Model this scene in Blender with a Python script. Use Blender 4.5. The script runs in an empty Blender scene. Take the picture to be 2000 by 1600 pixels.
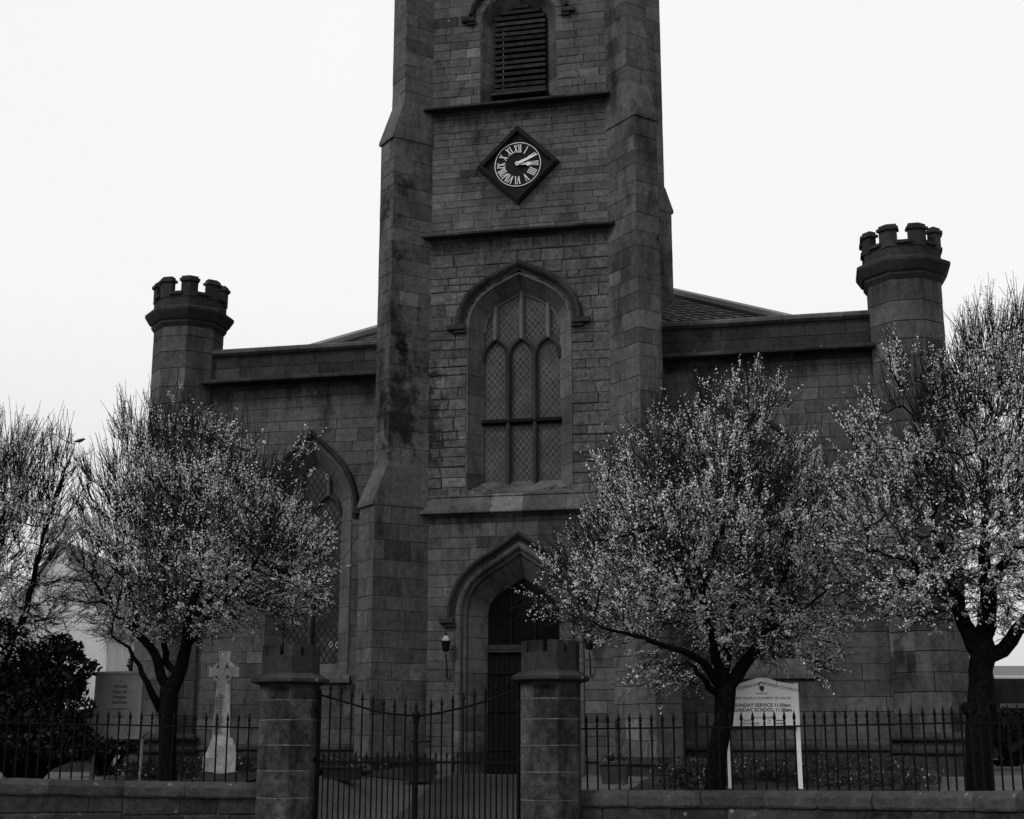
import bpy, math, random
import numpy as np
from mathutils import Vector, Matrix
from mathutils.kdtree import KDTree
R = math.radians
scene = bpy.context.scene
C = scene.collection

# ------------------------------------------------------------------ camera
F = 2710.0; TH = math.atan(650 / 2710.0); CZ = 1.6
cd = bpy.data.cameras.new('camera'); cam = bpy.data.objects.new('camera', cd); C.objects.link(cam)
cam.location = (0, 0, CZ); cam.rotation_euler = (math.pi / 2 + TH, 0, 0)
cd.sensor_width = 36; cd.lens = 36 * F / 2000.0; cd.clip_start = .1; cd.clip_end = 3000
scene.camera = cam
# ------------------------------------------------------------------ sky, sun, exposure
SUN_EL, SUN_AZ = 42, 230          # degrees; azimuth clockwise from +y
w = bpy.data.worlds.new('World'); scene.world = w; w.use_nodes = True
wn = w.node_tree.nodes; wl = w.node_tree.links
bg = wn['Background']; bg.inputs['Strength'].default_value = .1
sky = wn.new('ShaderNodeTexSky'); sky.sky_type = 'NISHITA'; sky.sun_disc = False
sky.sun_elevation = R(SUN_EL); sky.sun_rotation = R(SUN_AZ); sky.air_density = 1; sky.dust_density = 4
bw = wn.new('ShaderNodeRGBToBW'); wl.new(sky.outputs[0], bw.inputs[0])
tc = wn.new('ShaderNodeTexCoord'); sx = wn.new('ShaderNodeSeparateXYZ'); wl.new(tc.outputs['Generated'], sx.inputs[0])
cloud = wn.new('ShaderNodeMapRange'); wl.new(sx.outputs['Z'], cloud.inputs['Value'])
cloud.inputs['From Min'].default_value = -.02; cloud.inputs['From Max'].default_value = .30
cloud.inputs['To Min'].default_value = 6.9; cloud.inputs['To Max'].default_value = 9.7
nz = wn.new('ShaderNodeTexNoise'); nz.inputs['Scale'].default_value = 1.6; nz.inputs['Detail'].default_value = 3
wl.new(tc.outputs['Generated'], nz.inputs['Vector'])
nm = wn.new('ShaderNodeMapRange'); wl.new(nz.outputs[0], nm.inputs['Value']); nm.inputs['To Min'].default_value = .94; nm.inputs['To Max'].default_value = 1.05
ml = wn.new('ShaderNodeMath'); ml.operation = 'MULTIPLY'; wl.new(cloud.outputs[0], ml.inputs[0]); wl.new(nm.outputs[0], ml.inputs[1])
mx = wn.new('ShaderNodeMix'); mx.data_type = 'FLOAT'; mx.inputs[0].default_value = .06
wl.new(ml.outputs[0], mx.inputs[2]); wl.new(bw.outputs[0], mx.inputs[3])
wl.new(mx.outputs[0], bg.inputs['Color'])
sl = bpy.data.lights.new('sun', 'SUN'); sl.energy = 1.5; sl.angle = R(12)
so = bpy.data.objects.new('sun', sl); C.objects.link(so)
az, el = R(SUN_AZ), R(SUN_EL)
dv = Vector((math.sin(az) * math.cos(el), math.cos(az) * math.cos(el), math.sin(el)))
so.rotation_euler = dv.to_track_quat('Z', 'Y').to_euler(); so.location = (-8, 0, 20)
scene.view_settings.view_transform = 'Standard'; scene.view_settings.look = 'None'
scene.view_settings.exposure = 0; scene.view_settings.gamma = 1
scene.render.engine = 'CYCLES'; scene.cycles.max_bounces = 6
scene.render.resolution_x = 1024; scene.render.resolution_y = 819

# ------------------------------------------------------------------ survey helpers
A = R(12); OX, OY = .14, 28.0                      # church frame: origin at the door, x along the front, y into the building
CA, SA = math.cos(A), math.sin(A)
ct, st = math.cos(TH), math.sin(TH)
def ray(px, py):
    u = (px - 1000) / F; v = (800 - py) / F
    return (u, ct - v * st, st + v * ct)
def at(px, py, Y):
    d = ray(px, py); k = Y / d[1]; return Vector((d[0] * k, Y, d[2] * k + CZ))
def inv(px, py, t=0):                              # picture point -> church frame x,z on the plane y=-t
    d = ray(px, py); NX, NY = -SA, -CA
    k = ((OX + t * NX) * NX + (OY + t * NY) * NY) / (d[0] * NX + d[1] * NY)
    x, y, z = d[0] * k, d[1] * k, d[2] * k + CZ
    return (x - OX) * CA + (y - OY) * -SA, z
def l2w(s, y, z=0): return Vector((OX + s * CA + y * SA, OY - s * SA + y * CA, z))
rnd = random.Random(7)

# ------------------------------------------------------------------ object helpers
def tag(o, label=None, cat=None, group=None, kind=None):
    if label: o['label'] = label
    if cat: o['category'] = cat
    if group: o['group'] = group
    if kind: o['kind'] = kind
    return o
def empty(name, loc=(0, 0, 0), rz=0, label=None, cat=None, group=None):
    o = bpy.data.objects.new(name, None); C.objects.link(o); o.location = loc; o.rotation_euler = (0, 0, rz)
    o.empty_display_size = .2
    return tag(o, label, cat, group)
def copy_tree(o, parent=None):
    c = o.copy(); C.objects.link(c); c.parent = parent
    for ch in [k for k in C.objects if k.parent == o]: copy_tree(ch, c)
    return c
def obj_from_mesh(name, me, mat, parent=None):
    o = bpy.data.objects.new(name, me); C.objects.link(o)
    if mat is not None and not me.materials: me.materials.append(mat)
    o.parent = parent
    return o

class MB:
    def __init__(s): s.v = []; s.f = []; s.t = []
    def poly(s, pts, tone=1.0):
        n = len(s.v); s.v += [tuple(p) for p in pts]; s.f.append(tuple(range(n, n + len(pts)))); s.t.append(tone)
    def mesh(s, verts, faces, tone=1.0):
        n = len(s.v); s.v += [tuple(p) for p in verts]
        for f in faces: s.f.append(tuple(i + n for i in f)); s.t.append(tone)
    def box(s, a, b, tone=1.0, bev=0):
        x0, y0, z0 = a; x1, y1, z1 = b
        if bev <= 0:
            V = [(x0,y0,z0),(x1,y0,z0),(x1,y1,z0),(x0,y1,z0),(x0,y0,z1),(x1,y0,z1),(x1,y1,z1),(x0,y1,z1)]
            s.mesh(V, [(0,3,2,1),(4,5,6,7),(0,1,5,4),(1,2,6,5),(2,3,7,6),(3,0,4,7)], tone); return
        q = bev
        def ring(z, i): return [(x0+i,y0+i,z),(x1-i,y0+i,z),(x1-i,y1-i,z),(x0+i,y1-i,z)]
        V = ring(z0, q) + ring(z0 + q, 0) + ring(z1 - q, 0) + ring(z1, q)
        Fc = [(3,2,1,0), (12,13,14,15)]
        for r in range(3):
            for k in range(4):
                a0 = r*4+k; a1 = r*4+(k+1) % 4; Fc.append((a0, a1, a1+4, a0+4))
        s.mesh(V, Fc, tone)
    def prism(s, prof, x0, x1, tone=1.0):           # prof: (y,z) loop, swept along x
        n = len(prof); V = [(x0, y, z) for y, z in prof] + [(x1, y, z) for y, z in prof]
        s.mesh(V, [tuple(range(n)), tuple(range(2*n-1, n-1, -1))] + [(i, i+n, (i+1) % n+n, (i+1) % n) for i in range(n)], tone)
    def ext(s, loop, y0, y1, tone=1.0):             # loop: (x,z), pushed along y
        n = len(loop); V = [(x, y0, z) for x, z in loop] + [(x, y1, z) for x, z in loop]
        s.mesh(V, [tuple(range(n)), tuple(range(2*n-1, n-1, -1))] + [(i, i+n, (i+1) % n+n, (i+1) % n) for i in range(n)], tone)
    def extz(s, loop, z0, z1, tone=1.0):
        n = len(loop); V = [(x, y, z0) for x, y in loop] + [(x, y, z1) for x, y in loop]
        s.mesh(V, [tuple(range(n-1, -1, -1)), tuple(range(n, 2*n))] + [(i, (i+1) % n, (i+1) % n+n, i+n) for i in range(n)], tone)
    def lathe(s, cx, cy, prof, n=8, a0=0.0, tone=1.0, apo=True, caps=True):
        k = 1 / math.cos(math.pi / n) if apo else 1; V = []
        for r, z in prof:
            for i in range(n):
                a = a0 + 2 * math.pi * i / n; V.append((cx + r*k*math.cos(a), cy + r*k*math.sin(a), z))
        Fc = []
        for j in range(len(prof)-1):
            for i in range(n): Fc.append((j*n+i, j*n+(i+1) % n, (j+1)*n+(i+1) % n, (j+1)*n+i))
        if caps: Fc += [tuple(range(n-1, -1, -1)), tuple(range((len(prof)-1)*n, len(prof)*n))]
        s.mesh(V, Fc, tone)
    def tube(s, pts, rad, n=6, tone=1.0, cap=True):
        pts = [Vector(p) for p in pts]; m = len(pts)
        if not hasattr(rad, '__len__'): rad = [rad] * m
        d0 = (pts[1]-pts[0]).normalized(); u = d0.orthogonal().normalized(); base = len(s.v)
        for i, p in enumerate(pts):
            d = (pts[min(i+1, m-1)] - pts[max(i-1, 0)]).normalized()
            u = (u - d*u.dot(d)).normalized(); v = d.cross(u)
            for k in range(n):
                a = 2*math.pi*k/n; q = p + (u*math.cos(a) + v*math.sin(a))*rad[i]; s.v.append(tuple(q))
        for i in range(m-1):
            for k in range(n):
                s.f.append((base+i*n+k, base+i*n+(k+1) % n, base+(i+1)*n+(k+1) % n, base+(i+1)*n+k)); s.t.append(tone)
        if cap:
            s.f.append(tuple(base+k for k in range(n-1, -1, -1))); s.t.append(tone)
            s.f.append(tuple(base+(m-1)*n+k for k in range(n))); s.t.append(tone)
    def build(s, name, mat, parent=None, smooth=False, loc=None, rz=0):
        me = bpy.data.meshes.new(name); me.from_pydata(s.v, [], s.f)
        at_ = me.attributes.new('tone', 'FLOAT', 'FACE'); at_.data.foreach_set('value', np.array(s.t, dtype=np.float32))
        if smooth: me.polygons.foreach_set('use_smooth', [True]*len(me.polygons))
        me.update(); o = obj_from_mesh(name, me, mat, parent)
        if loc is not None: o.location = loc
        o.rotation_euler = (0, 0, rz)
        return o

def text_into(mb, txt, size, place, off=0.0, align='CENTER', depth=.002, sx=1.0):
    cu = bpy.data.curves.new('t', 'FONT'); cu.body = txt; cu.size = size; cu.align_x = align; cu.offset = off; cu.extrude = depth
    cu.resolution_u = 3
    o = bpy.data.objects.new('t', cu); C.objects.link(o)
    me = bpy.data.meshes.new_from_object(o)
    V = [place(v.co.x*sx, v.co.y, v.co.z) for v in me.vertices]
    mb.mesh(V, [tuple(p.vertices) for p in me.polygons])
    bpy.data.objects.remove(o); bpy.data.meshes.remove(me); bpy.data.curves.remove(cu)

# ------------------------------------------------------------------ materials (the photograph is black and white: every colour is a grey)
def mat_new(name):
    m = bpy.data.materials.new(name); m.use_nodes = True
    nt = m.node_tree; return m, nt.nodes, nt.links, nt.nodes['Principled BSDF']
def node(n, typ, **kw):
    x = n.new(typ)
    for k, v in kw.items(): setattr(x, k, v)
    return x
def noise(n, l, vec, scale, detail=4, rough=.6):
    x = n.new('ShaderNodeTexNoise'); x.inputs['Scale'].default_value = scale; x.inputs['Detail'].default_value = detail
    x.inputs['Roughness'].default_value = rough; l.new(vec, x.inputs['Vector']); return x.outputs[0]
def rng(n, l, val, a, b, c, d):
    x = n.new('ShaderNodeMapRange'); l.new(val, x.inputs['Value'])
    for i, q in zip(('From Min', 'From Max', 'To Min', 'To Max'), (a, b, c, d)): x.inputs[i].default_value = q
    return x.outputs[0]
def math_(n, l, op, a, b):
    x = n.new('ShaderNodeMath'); x.operation = op
    for i, q in ((0, a), (1, b)):
        if isinstance(q, (int, float)): x.inputs[i].default_value = q
        else: l.new(q, x.inputs[i])
    return x.outputs[0]
def mixf(n, l, fac, a, b):
    x = n.new('ShaderNodeMix'); x.data_type = 'FLOAT'
    for i, q in ((0, fac), (2, a), (3, b)):
        if isinstance(q, (int, float)): x.inputs[i].default_value = q
        else: l.new(q, x.inputs[i])
    return x.outputs[0]
def mapping(n, l, vec, sc, loc=(0, 0, 0)):
    x = n.new('ShaderNodeMapping'); l.new(vec, x.inputs[0]); x.inputs['Scale'].default_value = sc; x.inputs['Location'].default_value = loc
    return x.outputs[0]
def stone(name, base, soot=.5, lichen=.5, fine=.25, bump=.5, seed=0.0, tone=True, streak=True, big=.25, chip=34, ledges=(), blobs=()):
    m, n, l, b = mat_new(name); t = t0 = n.new('ShaderNodeTexCoord').outputs['Object']
    t = mapping(n, l, t, (1, 1, 1), (seed, seed*.7, seed*1.3))
    v = rng(n, l, noise(n, l, t, .9, 5), .3, .7, 1-big, 1+big)
    v = math_(n, l, 'MULTIPLY', v, rng(n, l, noise(n, l, t, chip, 5, .75), .3, .7, 1-fine, 1+fine))
    v = math_(n, l, 'MULTIPLY', v, rng(n, l, noise(n, l, t, 9, 4, .7), .32, .68, 1-fine*.8, 1+fine*.8))
    if tone:
        a = node(n, 'ShaderNodeAttribute', attribute_name='tone'); v = math_(n, l, 'MULTIPLY', v, a.outputs['Fac'])
    if soot:
        sc = mapping(n, l, t, (1.1, 1.1, .35) if streak else (1, 1, 1))
        s_ = rng(n, l, noise(n, l, sc, 1.3, 6, .65), .50, .70, 0, soot)
        v = math_(n, l, 'MULTIPLY', v, math_(n, l, 'SUBTRACT', 1.0, s_))
        s2 = rng(n, l, noise(n, l, mapping(n, l, t, (1, 1, .8), (9.1, 2, 4)), .55, 7, .72), .57, .66, 0, min(.9, soot*1.25))
        v = math_(n, l, 'MULTIPLY', v, math_(n, l, 'SUBTRACT', 1.0, s2))
        s3 = rng(n, l, noise(n, l, mapping(n, l, t, (5, 5, .5) if streak else (3, 3, 3)), 1.0, 4, .6), .45, .75, 1.08, .82)
        v = math_(n, l, 'MULTIPLY', v, s3)
    if ledges or blobs:
        sp = n.new('ShaderNodeSeparateXYZ'); l.new(t0, sp.inputs[0])
        stk = rng(n, l, noise(n, l, mapping(n, l, t0, (7, 7, .35)), 1.0, 4, .65), .38, .62, 0, 1)
        for zl, reach in ledges:                      # rain-washed grime running down from a ledge
            a_ = rng(n, l, sp.outputs['Z'], zl-reach, zl, 0, 1); c_ = math_(n, l, 'LESS_THAN', sp.outputs['Z'], zl+.02)
            a_ = math_(n, l, 'MULTIPLY', math_(n, l, 'MULTIPLY', a_, c_), math_(n, l, 'MULTIPLY', stk, .62)); v = math_(n, l, 'MULTIPLY', v, math_(n, l, 'SUBTRACT', 1.0, a_))
        for bx, by_, bz, br, bzr in blobs:            # black algae patch
            mp = mapping(n, l, t0, (1/br, 1/br, 1/bzr), (-bx/br, -by_/br, -bz/bzr)); ln_ = n.new('ShaderNodeVectorMath'); ln_.operation = 'LENGTH'; l.new(mp, ln_.inputs[0])
            q = math_(n, l, 'ADD', ln_.outputs['Value'], rng(n, l, noise(n, l, t0, 3.2, 6, .72), .3, .7, -.55, .55))
            v = math_(n, l, 'MULTIPLY', v, rng(n, l, q, .45, .95, .22, 1))
    v = math_(n, l, 'MULTIPLY', v, base*(.88 if base < .2 else 1))
    if lichen:
        vo = n.new('ShaderNodeTexVoronoi'); vo.inputs['Scale'].default_value = 5.0 if lichen < 1.5 else 6.5; l.new(t, vo.inputs['Vector'])
        wob = math_(n, l, 'ADD', vo.outputs['Distance'], math_(n, l, 'MULTIPLY', math_(n, l, 'SUBTRACT', noise(n, l, t, 38, 3, .7), .35), .42))
        d = rng(n, l, wob, .15, .19, 1, 0) if lichen < 1.5 else rng(n, l, wob, .20, .25, 1, 0)
        rr = n.new('ShaderNodeSeparateColor'); l.new(vo.outputs['Color'], rr.inputs[0])
        msk = math_(n, l, 'GREATER_THAN', rr.outputs[0], 1-.11*lichen)
        pt = math_(n, l, 'GREATER_THAN', noise(n, l, t, .45, 2), .5)
        msk = math_(n, l, 'MULTIPLY', d, msk)
        if lichen < 1.5: msk = math_(n, l, 'MULTIPLY', msk, pt)
        v = mixf(n, l, math_(n, l, 'MULTIPLY', msk, .8), v, math_(n, l, 'MULTIPLY', rng(n, l, rr.outputs[1], 0, 1, .4, 1.1), .24))
    l.new(v, b.inputs['Base Color']); b.inputs['Roughness'].default_value = .95; b.inputs['Specular IOR Level'].default_value = .08
    bp = n.new('ShaderNodeBump'); bp.inputs['Strength'].default_value = bump; bp.inputs['Distance'].default_value = .02
    hh = math_(n, l, 'ADD', noise(n, l, t, 22, 6, .7), math_(n, l, 'MULTIPLY', noise(n, l, t, 6, 3), .8))
    l.new(hh, bp.inputs['Height']); l.new(bp.outputs[0], b.inputs['Normal'])
    return m
def plain(name, base, rough=.6, var=.15, scale=30, spec=.4, metal=0, bump=.1, tone=False):
    m, n, l, b = mat_new(name); t = n.new('ShaderNodeTexCoord').outputs['Object']
    v = math_(n, l, 'MULTIPLY', rng(n, l, noise(n, l, t, scale, 4), .3, .7, 1-var, 1+var), base)
    if tone:
        a = node(n, 'ShaderNodeAttribute', attribute_name='tone'); v = math_(n, l, 'MULTIPLY', v, a.outputs['Fac'])
    l.new(v, b.inputs['Base Color']); b.inputs['Roughness'].default_value = rough
    b.inputs['Specular IOR Level'].default_value = spec; b.inputs['Metallic'].default_value = metal
    if bump:
        bp = n.new('ShaderNodeBump'); bp.inputs['Strength'].default_value = bump; bp.inputs['Distance'].default_value = .01
        l.new(noise(n, l, t, scale*1.7, 4), bp.inputs['Height']); l.new(bp.outputs[0], b.inputs['Normal'])
    return m
def lattice(name, glass, lead, pu, pz, wid, fleck=0.0, rough=.35, spec=.5):
    m, n, l, b = mat_new(name); t = n.new('ShaderNodeTexCoord').outputs['Object']
    nn = n.new('ShaderNodeTexNoise'); nn.inputs['Scale'].default_value = 2.3; l.new(t, nn.inputs['Vector'])
    sc_ = n.new('ShaderNodeVectorMath'); sc_.operation = 'SCALE'; l.new(nn.outputs['Color'], sc_.inputs[0]); sc_.inputs['Scale'].default_value = .07
    ad = n.new('ShaderNodeVectorMath'); l.new(t, ad.inputs[0]); l.new(sc_.outputs[0], ad.inputs[1])
    sp = n.new('ShaderNodeSeparateXYZ'); l.new(ad.outputs[0], sp.inputs[0])
    u = math_(n, l, 'DIVIDE', sp.outputs['X'], pu); z = math_(n, l, 'DIVIDE', sp.outputs['Z'], pz)
    cell = []; mk = None
    for q in (math_(n, l, 'ADD', u, z), math_(n, l, 'SUBTRACT', u, z)):
        fr = math_(n, l, 'FRACT', q, 0); d = math_(n, l, 'ABSOLUTE', math_(n, l, 'SUBTRACT', fr, .5), 0)
        cell.append(math_(n, l, 'FLOOR', q, 0))
        e = math_(n, l, 'GREATER_THAN', d, .5-wid); mk = e if mk is None else math_(n, l, 'MAXIMUM', mk, e)
    cb = n.new('ShaderNodeCombineXYZ'); l.new(cell[0], cb.inputs[0]); l.new(cell[1], cb.inputs[1])
    wn_ = n.new('ShaderNodeTexWhiteNoise'); wn_.noise_dimensions = '2D'; l.new(cb.outputs[0], wn_.inputs['Vector'])
    g = math_(n, l, 'MULTIPLY', rng(n, l, wn_.outputs['Value'], 0, 1, .75, 1.25), glass)
    g = math_(n, l, 'MULTIPLY', g, rng(n, l, noise(n, l, t, 1.6, 4), .3, .7, .5, 1.6))
    v = mixf(n, l, mk, g, math_(n, l, 'MULTIPLY', rng(n, l, noise(n, l, t, 2.7, 3), .35, .65, .45, 1.5), lead))
    if fleck:
        hot = math_(n, l, 'GREATER_THAN', wn_.outputs['Value'], 1-fleck)
        inner = None
        for q in (math_(n, l, 'ADD', u, z), math_(n, l, 'SUBTRACT', u, z)):
            d = math_(n, l, 'ABSOLUTE', math_(n, l, 'SUBTRACT', math_(n, l, 'FRACT', q, 0), .5), 0)
            e = math_(n, l, 'GREATER_THAN', d, .5-wid*2.0); inner = e if inner is None else math_(n, l, 'MAXIMUM', inner, e)
        v = mixf(n, l, math_(n, l, 'MULTIPLY', math_(n, l, 'MULTIPLY', hot, inner), math_(n, l, 'SUBTRACT', 1.0, mk)), v, .3)
    l.new(v, b.inputs['Base Color']); b.inputs['Roughness'].default_value = rough; b.inputs['Specular IOR Level'].default_value = spec
    bp = n.new('ShaderNodeBump'); bp.inputs['Strength'].default_value = .35; bp.inputs['Distance'].default_value = .01
    l.new(math_(n, l, 'ADD', mk, math_(n, l, 'MULTIPLY', wn_.outputs['Value'], .5)), bp.inputs['Height']); l.new(bp.outputs[0], b.inputs['Normal'])
    return m
def slate(name):
    m, n, l, b = mat_new(name); t = n.new('ShaderNodeTexCoord').outputs['Object']
    a = node(n, 'ShaderNodeAttribute', attribute_name='tone')
    v = math_(n, l, 'MULTIPLY', a.outputs['Fac'], rng(n, l, noise(n, l, t, 14, 4), .3, .7, .05, .085))
    l.new(v, b.inputs['Base Color']); b.inputs['Roughness'].default_value = .8; b.inputs['Specular IOR Level'].default_value = .1
    return m

M = {}
LG = ((15.06, .7), (12.08, .7), (6.1, .6))
M['stone'] = stone('soot_darkened_sandstone', .086, soot=.45, lichen=.7, fine=.34, ledges=LG)
M['stone_lower'] = stone('squared_rubble_sandstone', .09, soot=.4, lichen=1.0, fine=.5, bump=1.1, seed=3, ledges=LG, blobs=((-2.0, -.1, 8.3, .45, 1.6),))
M['dressed'] = stone('dressed_sandstone', .088, soot=.45, lichen=.35, fine=.28, bump=.3, seed=5, chip=90)
M['ashlar'] = stone('turret_ashlar', .080, soot=.5, lichen=.3, fine=.3, bump=.4, seed=11, ledges=((10.85, .9),))
M['buttress'] = stone('buttress_sandstone', .084, soot=.7, lichen=.9, fine=.36, bump=.6, seed=17, blobs=((-2.5, -.35, 8.4, .55, 1.5), (-2.55, -.4, 9.9, .3, .7)))
M['trim'] = stone('weathered_moulding_stone', .036, soot=.5, lichen=.25, fine=.3, bump=.4, seed=23)
M['turret_top'] = stone('blackened_battlement_stone', .036, soot=.4, lichen=.35, fine=.3, bump=.5, seed=29)
M['mortar'] = stone('mortar_joint', .054, soot=.8, lichen=0, fine=.75, big=.5, bump=.3, seed=31, tone=False)
M['wing'] = stone('wing_sandstone', .079, soot=.5, lichen=.3, fine=.34, seed=83, ledges=((9.3, .6),))
M['pier'] = stone('gate_pier_stone', .07, soot=.48, lichen=.8, fine=.5, bump=.7, seed=37, ledges=((2.42, .5),))
M['joint_dark'] = stone('dark_ashlar_joint', .016, soot=.3, lichen=0, fine=.5, bump=.3, seed=33, tone=False)
M['pier_mortar'] = stone('pale_pier_mortar', .15, soot=.5, lichen=0, fine=.5, bump=.3, seed=41, tone=False)
M['coping'] = stone('wall_coping_stone', .05, soot=.7, lichen=2.2, fine=.35, bump=.6, seed=43, streak=False)
M['wallstone'] = stone('boundary_wall_stone', .044, soot=.9, lichen=1.8, fine=.4, bump=.8, seed=47, streak=False)
M['granite'] = stone('pale_granite', .52, soot=.25, lichen=0, fine=.25, bump=.5, seed=53)
M['rock'] = stone('rough_edging_rock', .05, soot=.5, lichen=.4, fine=.4, bump=1.0, seed=59)
M['iron'] = plain('black_painted_iron', .004, rough=.7, var=.4, scale=60, spec=.08)
M['clockblack'] = plain('black_clock_board', .006, rough=.7, spec=.12)
M['white'] = plain('white_paint', .62, rough=.5, var=.06, scale=6)
M['sign'] = plain('white_sign_board', .86, rough=.45, var=.05, scale=5)
M['signpost'] = plain('white_sign_post', .78, rough=.5, var=.08, scale=9)
M['greysign'] = plain('grey_notice_board', .19, rough=.4, var=.1, scale=5, spec=.5)
M['greyframe'] = plain('grey_notice_frame', .23, rough=.45, var=.15, scale=12)
M['ink'] = plain('dark_lettering', .04, rough=.6, spec=.2)
M['faint_ink'] = plain('faded_lettering', .07, rough=.7, spec=.1)
M['wood'] = plain('dark_door_wood', .004, rough=.8, var=.4, scale=18, spec=.08, bump=.3)
M['darkglass'] = plain('dark_door_glass', .003, rough=.5, var=.5, scale=3, spec=.03)
M['louvre'] = plain('louvre_board', .022, rough=.85, var=.5, scale=7, spec=.08, tone=True)
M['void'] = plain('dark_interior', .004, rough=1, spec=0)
M['glass_tower'] = lattice('lattice_glass', .027, .10, .125, .155, .05, spec=.2)
M['glass_wing'] = lattice('leaded_glass', .032, .008, .14, .21, .12, fleck=.05, rough=.4, spec=.15)
M['mullion_pale'] = stone('pale_mullion_stone', .12, soot=.2, lichen=0, fine=.15, bump=.2, seed=61)
M['slate'] = slate('slate_roof'); M['lead'] = plain('lead_flashing', .16, rough=.5, var=.2)
M['bark'] = plain('dark_bark', .0055, rough=.95, var=.7, scale=18, spec=.03, bump=2.0)
M['twig'] = plain('twig_bark', .013, rough=.95, var=.4, scale=8, spec=.03, bump=0)
def leafmat(name, base, rough=.7, spec=.2, trans=0):
    m, n, l, b = mat_new(name); a = node(n, 'ShaderNodeAttribute', attribute_name='tone')
    v = math_(n, l, 'MULTIPLY', a.outputs['Fac'], base); l.new(v, b.inputs['Base Color'])
    b.inputs['Roughness'].default_value = rough; b.inputs['Specular IOR Level'].default_value = spec
    if trans:
        tr = n.new('ShaderNodeBsdfTranslucent'); l.new(v, tr.inputs[0]); ms = n.new('ShaderNodeMixShader'); ms.inputs[0].default_value = trans
        l.new(b.outputs[0], ms.inputs[1]); l.new(tr.outputs[0], ms.inputs[2]); l.new(ms.outputs[0], n['Material Output'].inputs[0])
    return m
M['blossom'] = leafmat('pale_blossom_and_leaf', .80, trans=.3, spec=.1)
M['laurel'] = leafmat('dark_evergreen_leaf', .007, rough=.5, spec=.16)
M['bedplant'] = leafmat('bed_plant_leaf', .03, rough=.7, spec=.1)
M['hedge'] = leafmat('hedge_leaf', .018, rough=.7, spec=.1)
M['render'] = stone('pale_rendered_wall', .5, soot=.12, lichen=0, fine=.06, bump=.1, seed=71, tone=False, big=.06)
M['farstone'] = stone('dark_far_wall', .03, soot=.4, lichen=.3, seed=73, tone=False)
M['feather'] = plain('dark_feathers', .012)
M['planter'] = stone('planter_stone', .05, soot=.4, lichen=.3, seed=79)
M['lampglass'] = plain('pale_lantern_glass', .3, rough=.1, spec=.8, bump=0)
def gravel(name, base, sc=1.0):
    m, n, l, b = mat_new(name); t = n.new('ShaderNodeTexCoord').outputs['Object']
    vo = n.new('ShaderNodeTexVoronoi'); vo.inputs['Scale'].default_value = 38*sc; l.new(t, vo.inputs['Vector'])
    sc_ = n.new('ShaderNodeSeparateColor'); l.new(vo.outputs['Color'], sc_.inputs[0])
    v = math_(n, l, 'MULTIPLY', rng(n, l, sc_.outputs[0], 0, 1, .55, 1.45), rng(n, l, noise(n, l, t, 1.2, 5), .3, .7, .7, 1.3))
    v = math_(n, l, 'MULTIPLY', v, base); l.new(v, b.inputs['Base Color']); b.inputs['Roughness'].default_value = .95
    bp = n.new('ShaderNodeBump'); bp.inputs['Strength'].default_value = .8; bp.inputs['Distance'].default_value = .02
    l.new(vo.outputs['Distance'], bp.inputs['Height']); l.new(bp.outputs[0], b.inputs['Normal']); return m
M['gravel'] = gravel('pale_gravel', .066); M['asphalt'] = gravel('path_asphalt', .028, 2.2); M['soil'] = gravel('dark_soil', .006, .7)
M['pave'] = gravel('pavement_asphalt', .055, 2)

# ------------------------------------------------------------------ walls and terrain
L_PTS = [(-160, 21.2, 1.12, 1.93), (0, 21.45, 1.085, 1.893), (250, 21.75, 1.035, 1.855), (522, 22.06, .995, 1.817)]
R_PTS = [(1112, 21.02, .922, 1.79), (1500, 20.1, .944, 1.816), (1830, 18.3, .996, 1.836), (2000, 16.9, 1.043, 1.838), (2200, 15.2, 1.09, 1.84)]
def wp(pts): return [Vector(((p[0]-1000)/2787*p[1], p[1], 0)) for p in pts]
LW, RW = wp(L_PTS), wp(R_PTS)
LINE = [Vector((-40, 19.4, 0))] + LW + RW + [Vector((30, 2, 0))]
def wallY(x):
    for a, b in zip(LINE, LINE[1:]):
        if a.x <= x <= b.x: return a.y + (b.y-a.y)*(x-a.x)/(b.x-a.x)
    return LINE[0].y if x < LINE[0].x else LINE[-1].y
def sm(a, b, x):
    t = min(1, max(0, (x-a)/(b-a))); return t*t*(3-2*t)
GC = l2w(-1.2, -7.0)                                 # middle of the gateway
GL = inv(563, 1450, 7.0)[0]; GR = inv(1076, 1450, 7.0)[0]; GMID = (GL+GR)/2
def height(x, y):
    X, Y = x-OX, y-OY
    s = X*CA - Y*SA; d = X*SA + Y*CA                # church frame
    base = .85 + .13*sm(-8, -1, d) + .35*sm(2, 30, d) + .3*sm(30, 200, d)
    base += .10*math.exp(-((x+5.1)**2+(y-25)**2)/2.2)
    k = sm(-7.2, -.6, d); ax = GMID + (0-GMID)*sm(-7, -1, d)
    wdt = 1.9; c = 1-sm(wdt, wdt+.8, abs(s-ax))
    low = .05 + .93*k
    if d < 0: base = base*(1-c) + min(base, low)*c
    return base
def grid(name, xs, rows, yfun, mat, dz=0, kind='structure'):
    V = []; Fc = []
    for x in xs:
        for r in rows:
            y = yfun(x, r); V.append((x, y, height(x, y)+dz if r > .1 else -.05))
    m = len(rows)
    for i in range(len(xs)-1):
        for j in range(m-1):
            a = i*m+j; Fc.append((a, a+m, a+m+1, a+1))
    me = bpy.data.meshes.new(name); me.from_pydata(V, [], Fc); me.polygons.foreach_set('use_smooth', [True]*len(Fc)); me.update()
    o = obj_from_mesh(name, me, mat); tag(o, kind=kind); return o
xs = [-300, -150, -80, -40, -25, -18] + [(-14 + .2*i) for i in range(141)] + [18, 24, 29.5]
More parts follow.
